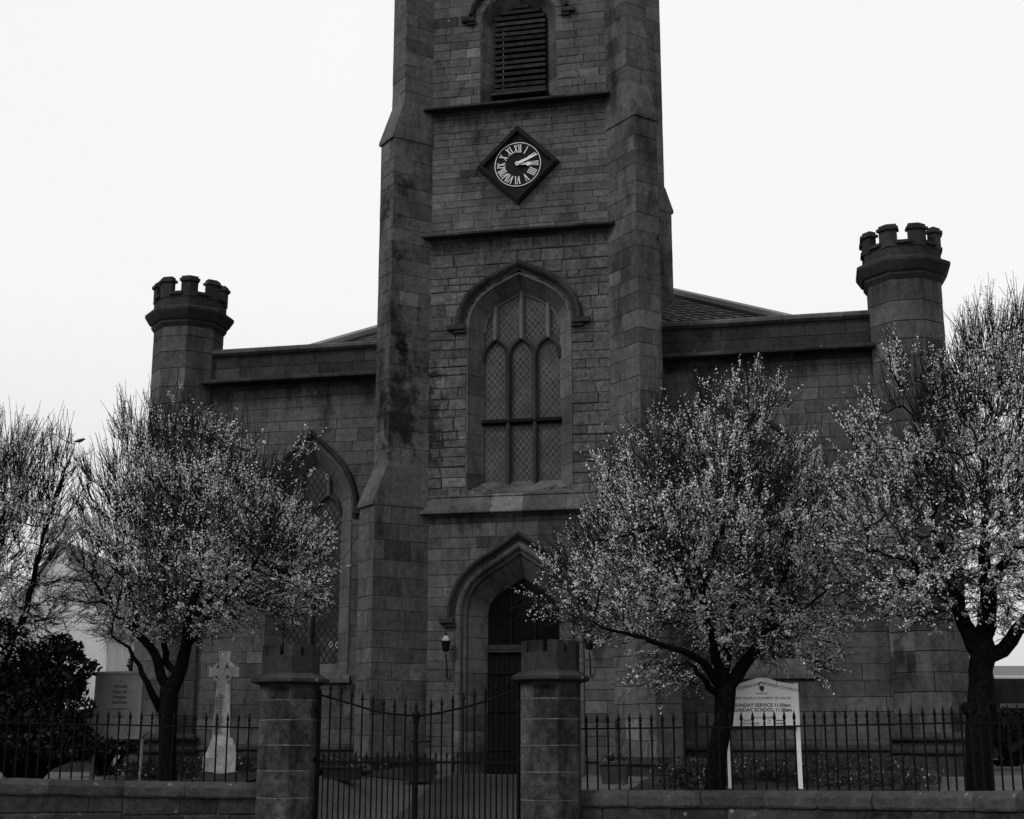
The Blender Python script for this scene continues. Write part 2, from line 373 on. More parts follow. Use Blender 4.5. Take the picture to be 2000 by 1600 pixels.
rows = [.1, .104]+[0.16+.2*i for i in range(80)] + [17, 19, 22, 26, 32, 40, 60, 100, 180, 400, 900]
ground = grid('ground', xs, rows, lambda x, r: wallY(x)+r, M['gravel'])
mb = MB(); top = [(-300, 19.5)] + [(p.x, p.y+.1) for p in LINE] + [(300, 1.9)]
for a, b in zip(top, top[1:]): mb.poly([(a[0], -60, 0), (b[0], -60, 0), (b[0], b[1], 0), (a[0], a[1], 0)])
tag(mb.build('pavement', M['pave']), kind='structure')

# asphalt path, 4 mm over the gravel, from the gate to the door
V = []; Fc = []; N1 = 30; N2 = 10
for i in range(N1+1):
    d = -7.0 + 6.6*i/N1; ax = GMID + (0-GMID)*sm(-7, -1, d)
    for j in range(N2+1):
        s = ax - 1.15 - .08*math.sin(i*.31) + (2.7+.1*math.sin(i*.17))*j/N2; p = l2w(s, d); V.append((p.x, p.y, height(p.x, p.y)+.012))
for i in range(N1):
    for j in range(N2):
        a = i*(N2+1)+j; Fc.append((a, a+1, a+N2+2, a+N2+1))
me = bpy.data.meshes.new('path'); me.from_pydata(V, [], Fc); me.update(); tag(obj_from_mesh('path', me, M['asphalt']), kind='structure')

# ------------------------------------------------------------------ masonry generator
def block(mb, P, ua, ub, uc, ud, z0, z1, d0, bev, tone, back=-.03):
    # ua,ub lower left/right; ud,uc upper left/right
    o = [(ua, z0), (ub, z0), (uc, z1), (ud, z1)]
    cx = (ua+ub+uc+ud)/4; cz = (z0+z1)/2
    f = []
    for u, z in o:
        f.append((u + (bev if u < cx else -bev), z + (bev if z < cz else -bev)))
    V = [P(u, z, back) for u, z in o] + [P(u, z, d0-bev*.7) for u, z in o] + [P(u, z, d0) for u, z in f]
    mb.mesh(V, [(8, 9, 10, 11)] + [(i, (i+1) % 4, (i+1) % 4+4, i+4) for i in range(4)] + [(i+4, (i+1) % 4+4, (i+1) % 4+8, i+8) for i in range(4)], tone)
def rtone(v=.16):
    t = rnd.gauss(1, v)
    q = rnd.random()
    if q < .04: t *= 1.45
    elif q < .08: t *= .7
    return max(.45, min(1.9, t))
def courses(z0, z1, hr):
    out = [z0]; 
    while out[-1] < z1-1e-6:
        h = rnd.uniform(*hr)
        if z1-(out[-1]+h) < hr[0]*.7: h = z1-out[-1]
        out.append(out[-1]+h)
    return out
def panel(mb, back, org, ud, nd, u0, u1, z0, z1, hr, lr, ops=(), gap=.009, proud=(.0, .008), bev=.005, tv=.13, zs=None, wob=.004, joined=False, bd=-.012):
    def P(u, z, d): return (org[0]+u*ud[0]+d*nd[0], org[1]+u*ud[1]+d*nd[1], z)
    zs = zs or courses(z0, z1, hr)
    g = gap/2
    for za, zb in zip(zs, zs[1:]):
        A0, B0 = za+g, zb-g
        segs = [(u0, u1, u0, u1)]                     # (left low, right low, left up, right up)
        for c, h in ops:
            ha, hb = h(za), h(zb)
            if ha <= 0 and hb <= 0: continue
            ns = []
            for (a, b, a2, b2) in segs:
                ns.append((a, min(b, c-ha), a2, min(b2, c-hb))); ns.append((max(a, c+ha), b, max(a2, c+hb), b2))
            segs = ns
        for (a, b, a2, b2) in segs:
            lo, hi = min(a, a2), max(b, b2)
            if hi-lo < .03 or (b-a < .02 and b2-a2 < .02): continue
            u = lo; cuts = [lo]
            while u < hi-1e-6:
                ln = rnd.uniform(*lr)*(zb-za)/((hr[0]+hr[1])/2)**.6/((zb-za)**.4) if not joined else rnd.uniform(*lr)
                if hi-(u+ln) < lr[0]*.5: ln = hi-u
                u += ln; cuts.append(u)
            for k, (p, q) in enumerate(zip(cuts, cuts[1:])):
                ga = 0 if (joined and k == 0) else g; gb = 0 if (joined and k == len(cuts)-2) else g
                ua, ub = max(p, a)+ga, min(q, b)-gb; uu, uv = max(p, a2)+ga, min(q, b2)-gb
                if ub < ua: ub = ua = (ua+ub)/2
                if uv < uu: uu = uv = (uu+uv)/2
                if ub-ua < .01 and uv-uu < .01: continue
                bv = min(bev, (ub-ua+uv-uu)/6)
                w1, w2_, w3_, w4 = [rnd.uniform(-wob, wob) if (ub-ua) > .06 else 0 for _ in range(4)]
                block(mb, P, ua+(w1 if ga else 0), ub+(w2_ if gb else 0), uv+(w3_ if gb else 0), uu+(w4 if ga else 0), A0+w3_*.6, B0+w1*.6, rnd.uniform(*proud), bv, rtone(tv))
    if back is not None:
        n = max(1, int((z1-z0)/.12)) if ops else 1
        for i in range(n):
            za, zb = z0+(z1-z0)*i/n, z0+(z1-z0)*(i+1)/n
            segs = [(u0, u1, u0, u1)]
            for c, h in ops:
                ha, hb = h(za), h(zb)
                if ha <= 0 and hb <= 0: continue
                ns = []
                for (a, b, a2, b2) in segs:
                    ns.append((a, min(b, c-ha), a2, min(b2, c-hb))); ns.append((max(a, c+ha), b, max(a2, c+hb), b2))
                segs = ns
            for (a, b, a2, b2) in segs:
                if b-a < .005 and b2-a2 < .005: continue
                back.poly([P(a, za, bd), P(max(a, b), za, bd), P(max(a2, b2), zb, bd), P(a2, zb, bd)])

# arches ---------------------------------------------------------------
def arch(hw, z0, zs, rise, al=30, pk=.5, n=12, p1=.6):
    P0 = (hw, zs); P1 = (hw, zs+p1*rise); P2 = (pk*hw, zs+rise-pk*hw*math.tan(R(al))); P3 = (0, zs+rise)
    half = []
    for i in range(n+1):
        t = i/n; q = 1-t
        half.append(tuple(q**3*P0[k]+3*q*q*t*P1[k]+3*q*t*t*P2[k]+t**3*P3[k] for k in (0, 1)))
    right = ([(hw, z0)] if z0 < zs-1e-6 else []) + half
    return [(-x, z) for x, z in right] + right[::-1][1:]
def offset(path, off):
    out = []; n = len(path)
    for i, (x, z) in enumerate(path):
        def nrm(a, b):
            dx, dz = b[0]-a[0], b[1]-a[1]; L = math.hypot(dx, dz); return (-dz/L, dx/L)
        n1 = nrm(path[i-1], path[i]) if i > 0 else None; n2 = nrm(path[i], path[i+1]) if i < n-1 else None
        if n1 is None: n1 = n2
        if n2 is None: n2 = n1
        mx_, mz = n1[0]+n2[0], n1[1]+n2[1]; L2 = (mx_*mx_+mz*mz)/2
        out.append((x+mx_/L2*off, z+mz/L2*off))
    return out
def hfun(path):
    right = [(x, z) for x, z in path if x >= -1e-9]; right.sort(key=lambda p: p[1])
    def h(z):
        if z < right[0][1]-1e-6 or z >= right[-1][1]: return 0
        for a, b in zip(right, right[1:]):
            if a[1] <= z <= b[1]:
                return max(a[0], b[0]) if b[1]-a[1] < 1e-6 else a[0]+(b[0]-a[0])*(z-a[1])/(b[1]-a[1])
        return right[0][0]
    return h
def resample(path, seg):
    out = [path[0]]
    for a, b in zip(path, path[1:]):
        L = math.hypot(b[0]-a[0], b[1]-a[1]); n = max(1, int(L/seg+.5))
        for k in range(1, n+1): out.append((a[0]+(b[0]-a[0])*k/n, a[1]+(b[1]-a[1])*k/n))
    return out
def sweep(mb, cx, path, prof, y0, stone_len=0, tv=.14, tone=1.0, gap=.010, closed=True):
    """prof: (offset outward, y) points; y measured from y0 into the building"""
    rings = [offset(path, o) for o, _ in prof]; n = len(path)
    def ring(i, sh=0, w=0): return [(cx+rings[k][i][0], y0+prof[k][1], rings[k][i][1]) for k in range(len(prof))]
    i = 0
    while i < n-1:
        j = i+1
        if stone_len:
            L = 0; tgt = stone_len*rnd.uniform(.8, 1.25)
            while j < n-1 and L < tgt:
                L += math.hypot(path[j][0]-path[j-1][0], path[j][1]-path[j-1][1])
                if L >= tgt: break
                if abs(path[j][0]) < 1e-6: break      # always a joint at the crown
                j += 1
        else: j = n-1
        R0 = [Vector(p) for p in ring(i)]; R1 = [Vector(p) for p in ring(j)]
        mids = [[Vector(p) for p in ring(k)] for k in range(i+1, j)]
        if stone_len:
            a = mids[0] if mids else R1; b = mids[-1] if mids else R0
            R0 = [p+(q-p)*min(.45, gap/2/max(1e-4, (q-p).length)) for p, q in zip(R0, a)]
            R1 = [p+(q-p)*min(.45, gap/2/max(1e-4, (q-p).length)) for p, q in zip(R1, b)]
        seq = [R0]+mids+[R1]; m = len(prof); V = [tuple(p) for r_ in seq for p in r_]; Fc = []
        for a in range(len(seq)-1):
            for k in range(m-1 if not closed else m):
                k2 = (k+1) % m; Fc.append((a*m+k, a*m+k2, (a+1)*m+k2, (a+1)*m+k))
        Fc += [tuple(range(m)), tuple((len(seq)-1)*m+k for k in range(m-1, -1, -1))]
        mb.mesh(V, Fc, tone*rtone(tv) if stone_len else tone)
        i = j

# ------------------------------------------------------------------ THE CHURCH
church = empty('church', (OX, OY, 0), -A, 'soot dark sandstone church with a tall clock tower and two round looking turrets', 'church')
WING = .9                                            # the wings stand this far behind the tower front
door_p = resample(arch(.74, .98, 4.08, .80, al=36), .14)
win_p = resample(arch(.82, 6.58, 10.12, .86, al=27, p1=.62), .14)
lou_p = resample(arch(.575, 15.24, 17.30, .42, al=24), .14)
wing_p = resample(arch(.63, 2.86, 6.4, 1.22, al=42, pk=.45, p1=.55), .14)
door_h = hfun(offset(door_p, .58)); win_h = hfun(offset(win_p, .30)); lou_h = hfun(offset(lou_p, .28)); wing_h = hfun(offset(wing_p, .34))
win_h2 = win_h
wing_h2 = wing_h
wall = MB(); back = MB()
ops = [(0, door_h), (0, win_h2), (0, lou_h)]
panel(wall, back, (0, 0), (1, 0), (0, -1), -1.97, 1.97, 1.31, 6.2, (.17, .30), (.35, .9), ops, tv=.13)
o1 = wall.build('lower_wall', M['stone'], church)
w2 = MB(); panel(w2, back, (0, 0), (1, 0), (0, -1), -1.97, 1.97, 6.5, 12.1, (.15, .30), (.28, .62), ops, gap=.014, proud=(-.004, .022), bev=.014, tv=.11, wob=.012)
w2.build('tower_wall', M['stone_lower'], church)
w3 = MB(); panel(w3, back, (0, 0), (1, 0), (0, -1), -1.97, 1.97, 12.25, 15.1, (.13, .19), (.3, .85), ops, tv=.11, gap=.009, wob=.006)
panel(w3, back, (0, 0), (1, 0), (0, -1), -1.97, 1.97, 15.25, 21, (.16, .27), (.3, .7), ops, tv=.15, gap=.011, wob=.009)
for sg in (-1, 1):                                   # tower flanks and back
    panel(w3, back, (sg*2.33, 0), (0, 1), (sg, 0), .3, 4.4, 9.0, 21, (.2, .3), (.4, .8), tv=.14)
panel(w3, back, (0, 4.7), (1, 0), (0, 1), -2.1, 2.1, 9, 21, (.25, .3), (.5, .9))
w3.box((-2.3, .35, 20.9), (2.3, 4.6, 21.0))
w3.build('upper_tower_wall', M['stone'], church)
for xa, xb in ((-1.97, -1.32), (1.32, 1.97)): pl = MB(); pl.prism([(-.06, .7), (-.06, 1.2), (-.10, 1.24), (-.10, 1.29), (0, 1.36), (.1, 1.36), (.1, .7)], xa, xb); pl.build('plinth', M['dressed'], church)


# string courses on the tower front
def string(name, z, x0, x1, y, h=.17, out=.13, mat='trim'):
    m = MB(); x = x0; 
    while x < x1-1e-6:
        L = rnd.uniform(.8, 1.2); 
        if x1-(x+L) < .5: L = x1-x
        e = rnd.uniform(-.004, .004)
        m.prism([(y+.06, z+h), (y-out*.25, z+h), (y-out, z+h*.60+e), (y-out-.02, z+h*.50+e), (y-out-.02, z+h*.28+e), (y-out+.015, z+h*.18), (y-out*.3, z+h*.22), (y-.03, z+h*.16), (y-.03, z-h*.2), (y-.012, z-h*.35), (y+.06, z-h*.35)], x+.003, x+L-.003, rtone(.1))
        x += L
    return m.build(name, M[mat], church)
string('string_course', 15.10, -2.08, 2.03, 0, .17, .24)
string('string_course', 12.13, -2.06, 2.08, 0, .17, .24)
m = MB(); x = -2.06
while x < 2.0:                                       # deep sloping sill course over the door
    L = rnd.uniform(.5, .95); L = 2.04-x if 2.04-(x+L) < .4 else L
    m.prism([(.08, 6.56), (-.035, 6.555), (-.04, 6.52), (-.02, 6.50), (-.13, 6.25), (-.18, 6.22), (-.19, 6.17), (-.175, 6.15), (-.05, 6.17), (-.03, 6.10), (0, 6.08), (.08, 6.08)], x+.004, x+L-.004, rtone(.14)); x += L
m.build('sill_course', M['stone'], church)

# diagonal buttresses
r2 = math.sqrt(.5)
def buttress(sg, cy, by, rear=False):
    """by=-1 front, +1 rear"""
    m = MB(); bk = MB(); cap = MB(); c = (sg*2.35, cy)
    d = (sg*r2, by*r2); p = (sg*r2*-by, r2) if True else None
    # p: unit vector across the end face
    p = (-d[1], d[0])
    k = .6 if rear else 1.0
    st_ = [(.95, 1.31, 6.30, .64), (.66, 7.10, 14.38, .60), (.42, 15.25, 21.0, .58)]
    if rear: st_ = [(.45, 8.5, 14.30, .5), (.25, 14.9, 21, .5)]
    for L, z0, z1, w_ in st_:
        hw = w_/2; zs_b = courses(z0, z1, (.27, .42))
        for (org, u, n_, ua, ub) in (((c[0]+d[0]*L, c[1]+d[1]*L), p, d, -hw, hw),
                                     ((c[0]+p[0]*hw, c[1]+p[1]*hw), d, p, -.32, L),
                                     ((c[0]-p[0]*hw, c[1]-p[1]*hw), d, (-p[0], -p[1]), -.32, L)):
            panel(m, bk, org, u, n_, ua, ub, z0, z1, (.27, .42), (.3, .75), joined=True, proud=(.0, .006), tv=.13, zs=zs_b)
    for i_, (L, z0, z1, w_) in enumerate(st_):
        hw = w_/2-.02; zt_ = st_[i_+1][1]+.1 if i_+1 < len(st_) else z1-.05; L_ = L-.03 if i_+1 == len(st_) else None
        loop = [(c[0]+d[0]*a+p[0]*b, c[1]+d[1]*a+p[1]*b) for a, b in ((-.3, -hw), (L-.03, -hw), (L-.03, hw), (-.3, hw))]
        m.extz(loop, z0+.01, z1-.02, .5)
        if L_ is None: m.extz([(c[0]+d[0]*a+p[0]*b, c[1]+d[1]*a+p[1]*b) for a, b in ((-.3, -hw*.8), (st_[i_+1][0]-.06, -hw*.8), (st_[i_+1][0]-.06, hw*.8), (-.3, hw*.8))], z1-.3, zt_, .5)
    stages = list(zip(st_, st_[1:]))
    def P(u, v, z): return (c[0]+d[0]*u+p[0]*v, c[1]+d[1]*u+p[1]*v, z)
    caps = []
    for (La, _, za, wa), (Lb, zb, _, wb) in stages:   # weathered set-offs with a small lip
        cap = MB(); caps.append(cap)
        h = wa/2+.025; hb = wb/2+.012; e = .05
        V = [P(-.3, -h, za), P(La+e, -h, za-.02), P(La+e, h, za-.02), P(-.3, h, za),
             P(-.3, -h, za+.05), P(La+e, -h, za+.05), P(La+e, h, za+.05), P(-.3, h, za+.05),
             P(-.3, -hb, zb+.02), P(Lb+.012, -hb, zb+.02), P(Lb+.012, hb, zb+.02), P(-.3, hb, zb+.02)]
        cap.mesh(V, [(0, 1, 2, 3), (0, 1, 5, 4), (1, 2, 6, 5), (2, 3, 7, 6), (4, 5, 9, 8), (5, 6, 10, 9), (6, 7, 11, 10), (8, 9, 10, 11)], 1.0)
    o = m.build('buttress', M['buttress'], church)
    bk.build('joint', M['mortar'], o)
    for cp_ in caps: cp_.build('set_off', M['buttress'], o)
    if not rear:                                      # plinth block
        q = MB(); L = 1.12; h = .44
        for (a, hh, z0, z1) in ((L, h, .7, 1.2), (L+.06, h+.06, 1.2, 1.27), (L+.02, h+.02, 1.27, 1.33)):
            V = [P(-.3, -hh, z0), P(a, -hh, z0), P(a, hh, z0), P(-.3, hh, z0), P(-.3, -hh, z1), P(a, -hh, z1), P(a, hh, z1), P(-.3, hh, z1)]
            q.mesh(V, [(0, 3, 2, 1), (4, 5, 6, 7), (0, 1, 5, 4), (1, 2, 6, 5), (2, 3, 7, 6), (3, 0, 4, 7)])
        q.build('plinth', M['trim'], o)
for sg in (-1, 1):
    buttress(sg, 0, -1); buttress(sg, 4.7, 1, True)

# ---- doorway
m = MB()
prof = [(0, .55), (0, .45), (.33, .13), (.345, .17), (.365, .15), (.37, .09), (.42, .06), (.45, .07), (.46, .0), (.50, -.025), (.56, -.025), (.585, .01), (.585, .2), (.2, .55)]
sweep(m, 0, door_p, prof, 0, .30, tv=.10)
m.build('door_surround', M['dressed'], church)
bk = MB(); sweep(bk, 0, door_p, [(.02, .56), (.02, .47), (.34, .19), (.40, .12), (.47, .03), (.56, .01), (.56, .56)], 0); bk.build('surround_backing', M['mortar'], church)
def hood(cx, base_path, zs, y0, o0, o1, name='hood_mould', stop=.16, out=.13, parent=None):
    pth = [p for p in base_path if p[1] >= zs]
    pth = [(-abs(base_path[0][0]), zs)]+pth+[(abs(base_path[0][0]), zs)]
    m = MB(); w_ = o1-o0
    sweep(m, cx, pth, [(o0, .05), (o0, -.02), (o0+w_*.25, -.035), (o0+w_*.35, -.085), (o0+w_*.55, -out), (o0+w_*.8, -out-.01), (o1, -.07), (o1, .05)], y0, .62, tv=.08)
    q = offset(pth, (o0+o1)/2); 
    for sg in (-1, 1):
        xe = sg*abs(q[0][0]); a, b = sorted((cx+xe-sg*w_*.5, cx+xe+sg*(w_*.45+stop)))
        m.box((a, y0-out, zs-.06), (b, y0+.02, zs+.05), 1, .012)
        a, b = sorted((cx+xe-sg*w_*.6, cx+xe+sg*(w_*.1+stop*.55))); m.box((a, y0-out*.7, zs-.13), (b, y0+.02, zs-.065), .9, .012)
    return m.build(name, M['trim'], parent or church)
hood(0, door_p, 3.99, 0, .60, .74, out=.12)
hood(0, win_p, 10.16, 0, .345, .56, out=.13)
hood(0, lou_p, 17.33, 0, .42, .56, out=.11)
# door leaves, transom, fanlight
dr = MB()
dr.box((-.72, .42, .99), (.72, .50, 3.36), .8)
for k in range(13): dr.box((-.70+k*.108, .40, 1.0), (-.70+k*.108+.098, .44, 3.34), rnd.uniform(.7, 1.3), .006)
door = dr.build('door', M['wood'], church)
for z in (1.45, 2.2, 2.95):
    for sg in (-1, 1):
        hg = MB(); hg.tube([(sg*.70, .395, z), (sg*.45, .39, z), (sg*.12, .385, z)], [.03, .022, .008], 6)
        for x in (.5, .33): hg.tube([(sg*x, .39, z-.02), (sg*x, .39, z+.09)], [.012, .004], 5)
        hg.build('hinge', M['iron'], door)
hd = MB(); hd.lathe(.10, .37, [(.004, 2.03), (.03, 2.03), (.03, 2.11), (.004, 2.11)], 10); hd.build('handle', M['iron'], door)
tr = MB(); tr.box((-.74, .33, 3.36), (.74, .5, 3.42), .9, .008); tr.box((-.74, .36, 3.425), (.74, .5, 3.52), 1.2, .01); tr.build('transom', M['farstone'], church)
g = MB(); gl = offset(door_p, .01); g.ext([(x, max(z, 3.5)) for x, z in gl], .45, .47); fan = g.build('fanlight', M['darkglass'], church)
g = MB()
for x in (-.25, .25): g.box((x-.02, .42, 3.52), (x+.02, .45, 4.55), 1, .004)
sweep(g, 0, arch(.23, 4.1, 4.1, .35), [(0, 0), (.03, 0), (.03, -.03), (0, -.03)], .45)
g.build('fanlight_bar', M['wood'], fan)
stp = MB(); stp.box((-1.15, -.55, .84), (1.15, .42, .985), 1, .015); stp.build('door_step', M['dressed'], church)
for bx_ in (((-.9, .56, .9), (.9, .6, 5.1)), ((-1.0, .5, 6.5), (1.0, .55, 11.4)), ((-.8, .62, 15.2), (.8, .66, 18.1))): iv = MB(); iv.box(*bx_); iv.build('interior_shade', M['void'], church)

# ---- windows
def tracery_bar(m, cx, x, y, z0, z1, w_=.075, d=.12, tone=1.0):
    m.extz([(cx+x-w_/2, y+d*.5), (cx+x-w_/2, y-d*.1), (cx+x-w_*.18, y-d*.5), (cx+x+w_*.18, y-d*.5), (cx+x+w_/2, y-d*.1), (cx+x+w_/2, y+d*.5)], z0, z1, tone)
def light_head(m, cx, x, y, hw, zs, rise, tone=1.0, w_=.055):
    sweep(m, cx+x, arch(hw, zs-.02, zs, rise, al=42, pk=.42, n=8), [(0, .05), (0, -.01), (w_*.4, -.06), (w_, -.05), (w_, .05)], y, tone=tone)
# tower window
m = MB(); prof = [(0, .40), (0, .33), (.02, .31), (.245, .03), (.25, .015), (.265, -.018), (.30, -.022), (.315, .01), (.315, .4)]
sweep(m, 0, win_p, prof, 0, .36, tv=.12); win = m.build('tower_window', M['dressed'], church)
bk = MB(); sweep(bk, 0, win_p, [(.02, .41), (.03, .345), (.255, .07), (.30, .01), (.30, .41)], 0); bk.build('surround_backing', M['mortar'], win)
g = MB(); g.ext(offset(win_p, .01), .37, .385); g.build('glass', M['glass_tower'], win)
m = MB()
hh = hfun(win_p)
def arch_z(path, x):
    pr = [p for p in path if p[0] >= 0]; pr.sort(key=lambda p: -p[1])
    for a, b in zip(pr, pr[1:]):
        if a[0] <= abs(x) <= b[0]: return a[1]+(b[1]-a[1])*(abs(x)-a[0])/max(1e-6, b[0]-a[0])
    return pr[0][1]
for x in (-.285, .285): m = MB(); tracery_bar(m, 0, x, .32, 6.7, 9.62, .115, .18); m.build('mullion', M['trim'], win)
for x in (-.56, 0, .56): m = MB(); light_head(m, 0, x, .34, .225, 9.5, .40, w_=.085); m.build('light_head', M['trim'], win)
for x in (-.575, 0, .575): m = MB(); tracery_bar(m, 0, x, .335, 9.93, arch_z(win_p, x)+.02, .11, .14); m.build('upper_mullion', M['mullion_pale'], win)
m = MB(); sweep(m, 0, [p for p in win_p if p[1] > 10.0], [(-.035, .06), (-.03, 0), (0, -.02), (.01, .06)], .33)
m.build('tracery_rim', M['mullion_pale'], win)
m = MB(); m.prism([(.36, 8.20), (.26, 8.19), (.22, 8.15), (.22, 8.11), (.27, 8.08), (.36, 8.08)], -.84, .84); m.build('transom', M['iron'], win)
m = MB(); m.prism([(.40, 6.87), (.34, 6.86), (-.012, 6.60), (-.012, 6.54), (.40, 6.54)], -1.07, 1.07); m.build('sill', M['dressed'], win)
# belfry opening
m = MB(); sweep(m, 0, lou_p, [(0, .5), (0, .34), (.02, .31), (.26, .02), (.30, .0), (.30, .5)], 0, .4, tv=.15); bel = m.build('belfry_opening', M['dressed'], church)
m = MB(); z = 15.62
while z < 17.7:
    hwz = .575 if z < 17.3 else max(.1, hfun(lou_p)(z))
    m.prism([(.17, z-.02), (.165, z+.055), (.185, z+.06), (.42, z+.16), (.44, z+.13), (.2, z-.02)], -hwz, hwz, rnd.uniform(.6, 1.5)); z += rnd.uniform(.12, .15)
m.build('louvre', M['louvre'], bel)
m = MB(); m.tube([(-.38, .19, 15.6), (-.38, .19, 17.1)], .008, 5); m.build('wire', M['lead'], bel)
m = MB(); m.prism([(.4, 15.60), (.25, 15.58), (-.03, 15.50), (-.03, 15.45), (.4, 15.45)], -.62, .62); m.build('sill', M['trim'], bel)

# wings with their windows
for sg in (-1, 1):
    wl_ = MB(); bk = MB(); x0, x1 = (-7.6, -2.2) if sg < 0 else (2.2, 7.6); cxw = sg*4.83
    panel(wl_, bk, (0, WING), (1, 0), (0, -1), x0, x1, .8, 9.35, (.22, .33), (.4, .95), [(cxw, wing_h2)], gap=.009, tv=.11)
    wg = wl_.build('wing_wall', M['wing'], church); bk.build('joint', M['mortar'], wg)
    pp = MB(); bk = MB(); panel(pp, bk, (0, WING+.02), (1, 0), (0, -1), x0, x1, 9.5, 10.12, (.3, .33), (.7, 1.3), gap=.01, tv=.12); pw = pp.build('parapet', M['trim'], church); bk.build('joint', M['mortar'], pw)
    string('wing_cornice', 9.35, x0 if sg > 0 else -7.38, x1 if sg < 0 else 7.26, WING, .21, .36)
    cp = MB(); x = x0
    while x < x1-1e-6:
        L = rnd.uniform(.9, 1.3); L = x1-x if x1-(x+L) < .6 else L
        cp.prism([(WING+.55, 10.20), (WING+.1, 10.29), (WING-.04, 10.27), (WING-.10, 10.22), (WING-.10, 10.16), (WING-.03, 10.11), (WING+.55, 10.11)], x+.004, x+L-.004, rtone(.12)); x += L
    cp.box((x0, WING+.2, 9.4), (x1, WING+.5, 10.11)); cp.build('coping', M['ashlar'], pw)
    m = MB(); sweep(m, cxw, wing_p, [(0, .36), (0, .28), (.02, .26), (.27, .03), (.30, -.01), (.33, -.02), (.35, .01), (.35, .36)], WING, .4, tv=.1); ww = m.build('wing_window', M['dressed'], church)
    bk = MB(); sweep(bk, cxw, wing_p, [(.02, .37), (.03, .29), (.28, .07), (.33, .01), (.34, .37)], WING); bk.build('surround_backing', M['mortar'], ww)
    hood(cxw, wing_p, 6.44, WING, .37, .50, out=.10, parent=ww, stop=.02)
    g = MB(); g.ext([(cxw+a, b) for a, b in offset(wing_p, .01)], WING+.31, WING+.33); g.build('glass', M['glass_wing'], ww)
    m = MB(); tracery_bar(m, cxw, 0, WING+.27, 3.0, 6.45, .10, .13); m.build('mullion', M['dressed'], ww)
    for x in (-.325, .325):
        m = MB(); light_head(m, cxw, x, WING+.28, .27, 6.42, .42, w_=.06); m.build('light_head', M['trim'], ww)
        m = MB(); tracery_bar(m, cxw, x, WING+.275, 6.86, arch_z(wing_p, x)+.03, .085, .11); m.build('upper_mullion', M['dressed'], ww)
    m = MB(); m.prism([(WING+.36, 3.24), (WING+.28, 3.22), (WING-.02, 2.98), (WING-.06, 2.90), (WING-.06, 2.82), (WING+.36, 2.82)], cxw-1.02, cxw+1.02); m.build('sill', M['dressed'], ww)
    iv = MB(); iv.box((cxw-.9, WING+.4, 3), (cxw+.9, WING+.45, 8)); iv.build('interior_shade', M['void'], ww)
    m = MB(); m.prism([(WING, .7), (WING-.08, .7), (WING-.08, 1.42), (WING-.12, 1.45), (WING-.12, 1.50), (WING, 1.56)], x0 if sg < 0 else 3.2, x1 if sg > 0 else -3.2); m.build('plinth', M['trim'], wg)
# side walls and back of the nave
nb = MB(); nb.box((-8, 1.6, .8), (-7.7, 19, 10)); nb.box((7.7, 1.6, .8), (8, 19, 10)); nb.box((-8, 18.7, .8), (8, 19, 10)); nb.build('nave_wall', M['stone'], church)
# hipped slate roof, each course of slates a little step
rf = MB(); tp = math.tan(R(31.5)); z0r = 9.84; e0 = 1.35; hwR = 7.0; yb = 19.0
def hp(k): return z0r + k*tp
rows_ = 34; kk = 6.6/rows_
for i in range(rows_):
    ka, kb = i*kk, (i+1)*kk; za, zb = hp(ka), hp(kb)-.012
    for (A_, B_, C_, D_) in (((-hwR+ka, e0+ka), (hwR-ka, e0+ka), (hwR-kb, e0+kb), (-hwR+kb, e0+kb)),
                             ((hwR-ka, e0+ka), (hwR-ka, yb-ka), (hwR-kb, yb-kb), (hwR-kb, e0+kb)),
                             ((-hwR+ka, yb-ka), (-hwR+ka, e0+ka), (-hwR+kb, e0+kb), (-hwR+kb, yb-kb))):
        a = Vector((*A_, za)); b = Vector((*B_, za)); c = Vector((*C_, zb)); d = Vector((*D_, zb))
        n = max(1, int((b-a).length/.24)); 
        for q in range(n):
            f0, f1 = q/n+(.006 if q else 0), (q+1)/n; up = Vector((0, 0, rnd.uniform(0, .012)))
            p0, p1 = a.lerp(b, f0), a.lerp(b, f1); p2, p3 = d.lerp(c, f1), d.lerp(c, f0)
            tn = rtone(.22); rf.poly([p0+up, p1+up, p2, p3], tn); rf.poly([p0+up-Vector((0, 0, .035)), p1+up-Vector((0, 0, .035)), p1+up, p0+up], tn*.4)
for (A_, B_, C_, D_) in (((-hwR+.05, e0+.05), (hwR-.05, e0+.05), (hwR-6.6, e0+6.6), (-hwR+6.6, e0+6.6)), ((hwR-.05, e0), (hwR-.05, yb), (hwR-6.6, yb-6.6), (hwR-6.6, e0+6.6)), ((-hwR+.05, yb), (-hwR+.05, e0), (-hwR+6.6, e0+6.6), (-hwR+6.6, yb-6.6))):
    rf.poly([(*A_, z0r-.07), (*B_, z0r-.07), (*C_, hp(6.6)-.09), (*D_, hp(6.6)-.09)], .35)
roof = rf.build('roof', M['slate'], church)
m = MB()
for sg in (-1, 1):
    m.tube([(sg*hwR, e0, z0r+.02), (sg*(hwR-6.6), e0+6.6, hp(6.6)+.02)], .14, 8)
    m.poly([(sg*2.3, 1.9, 11.05), (sg*3.0, 1.6, 10.55), (sg*3.1, 1.6, 10.47), (sg*2.3, 1.9, 10.85)])
m.build('lead_flashing', M['lead'], roof)

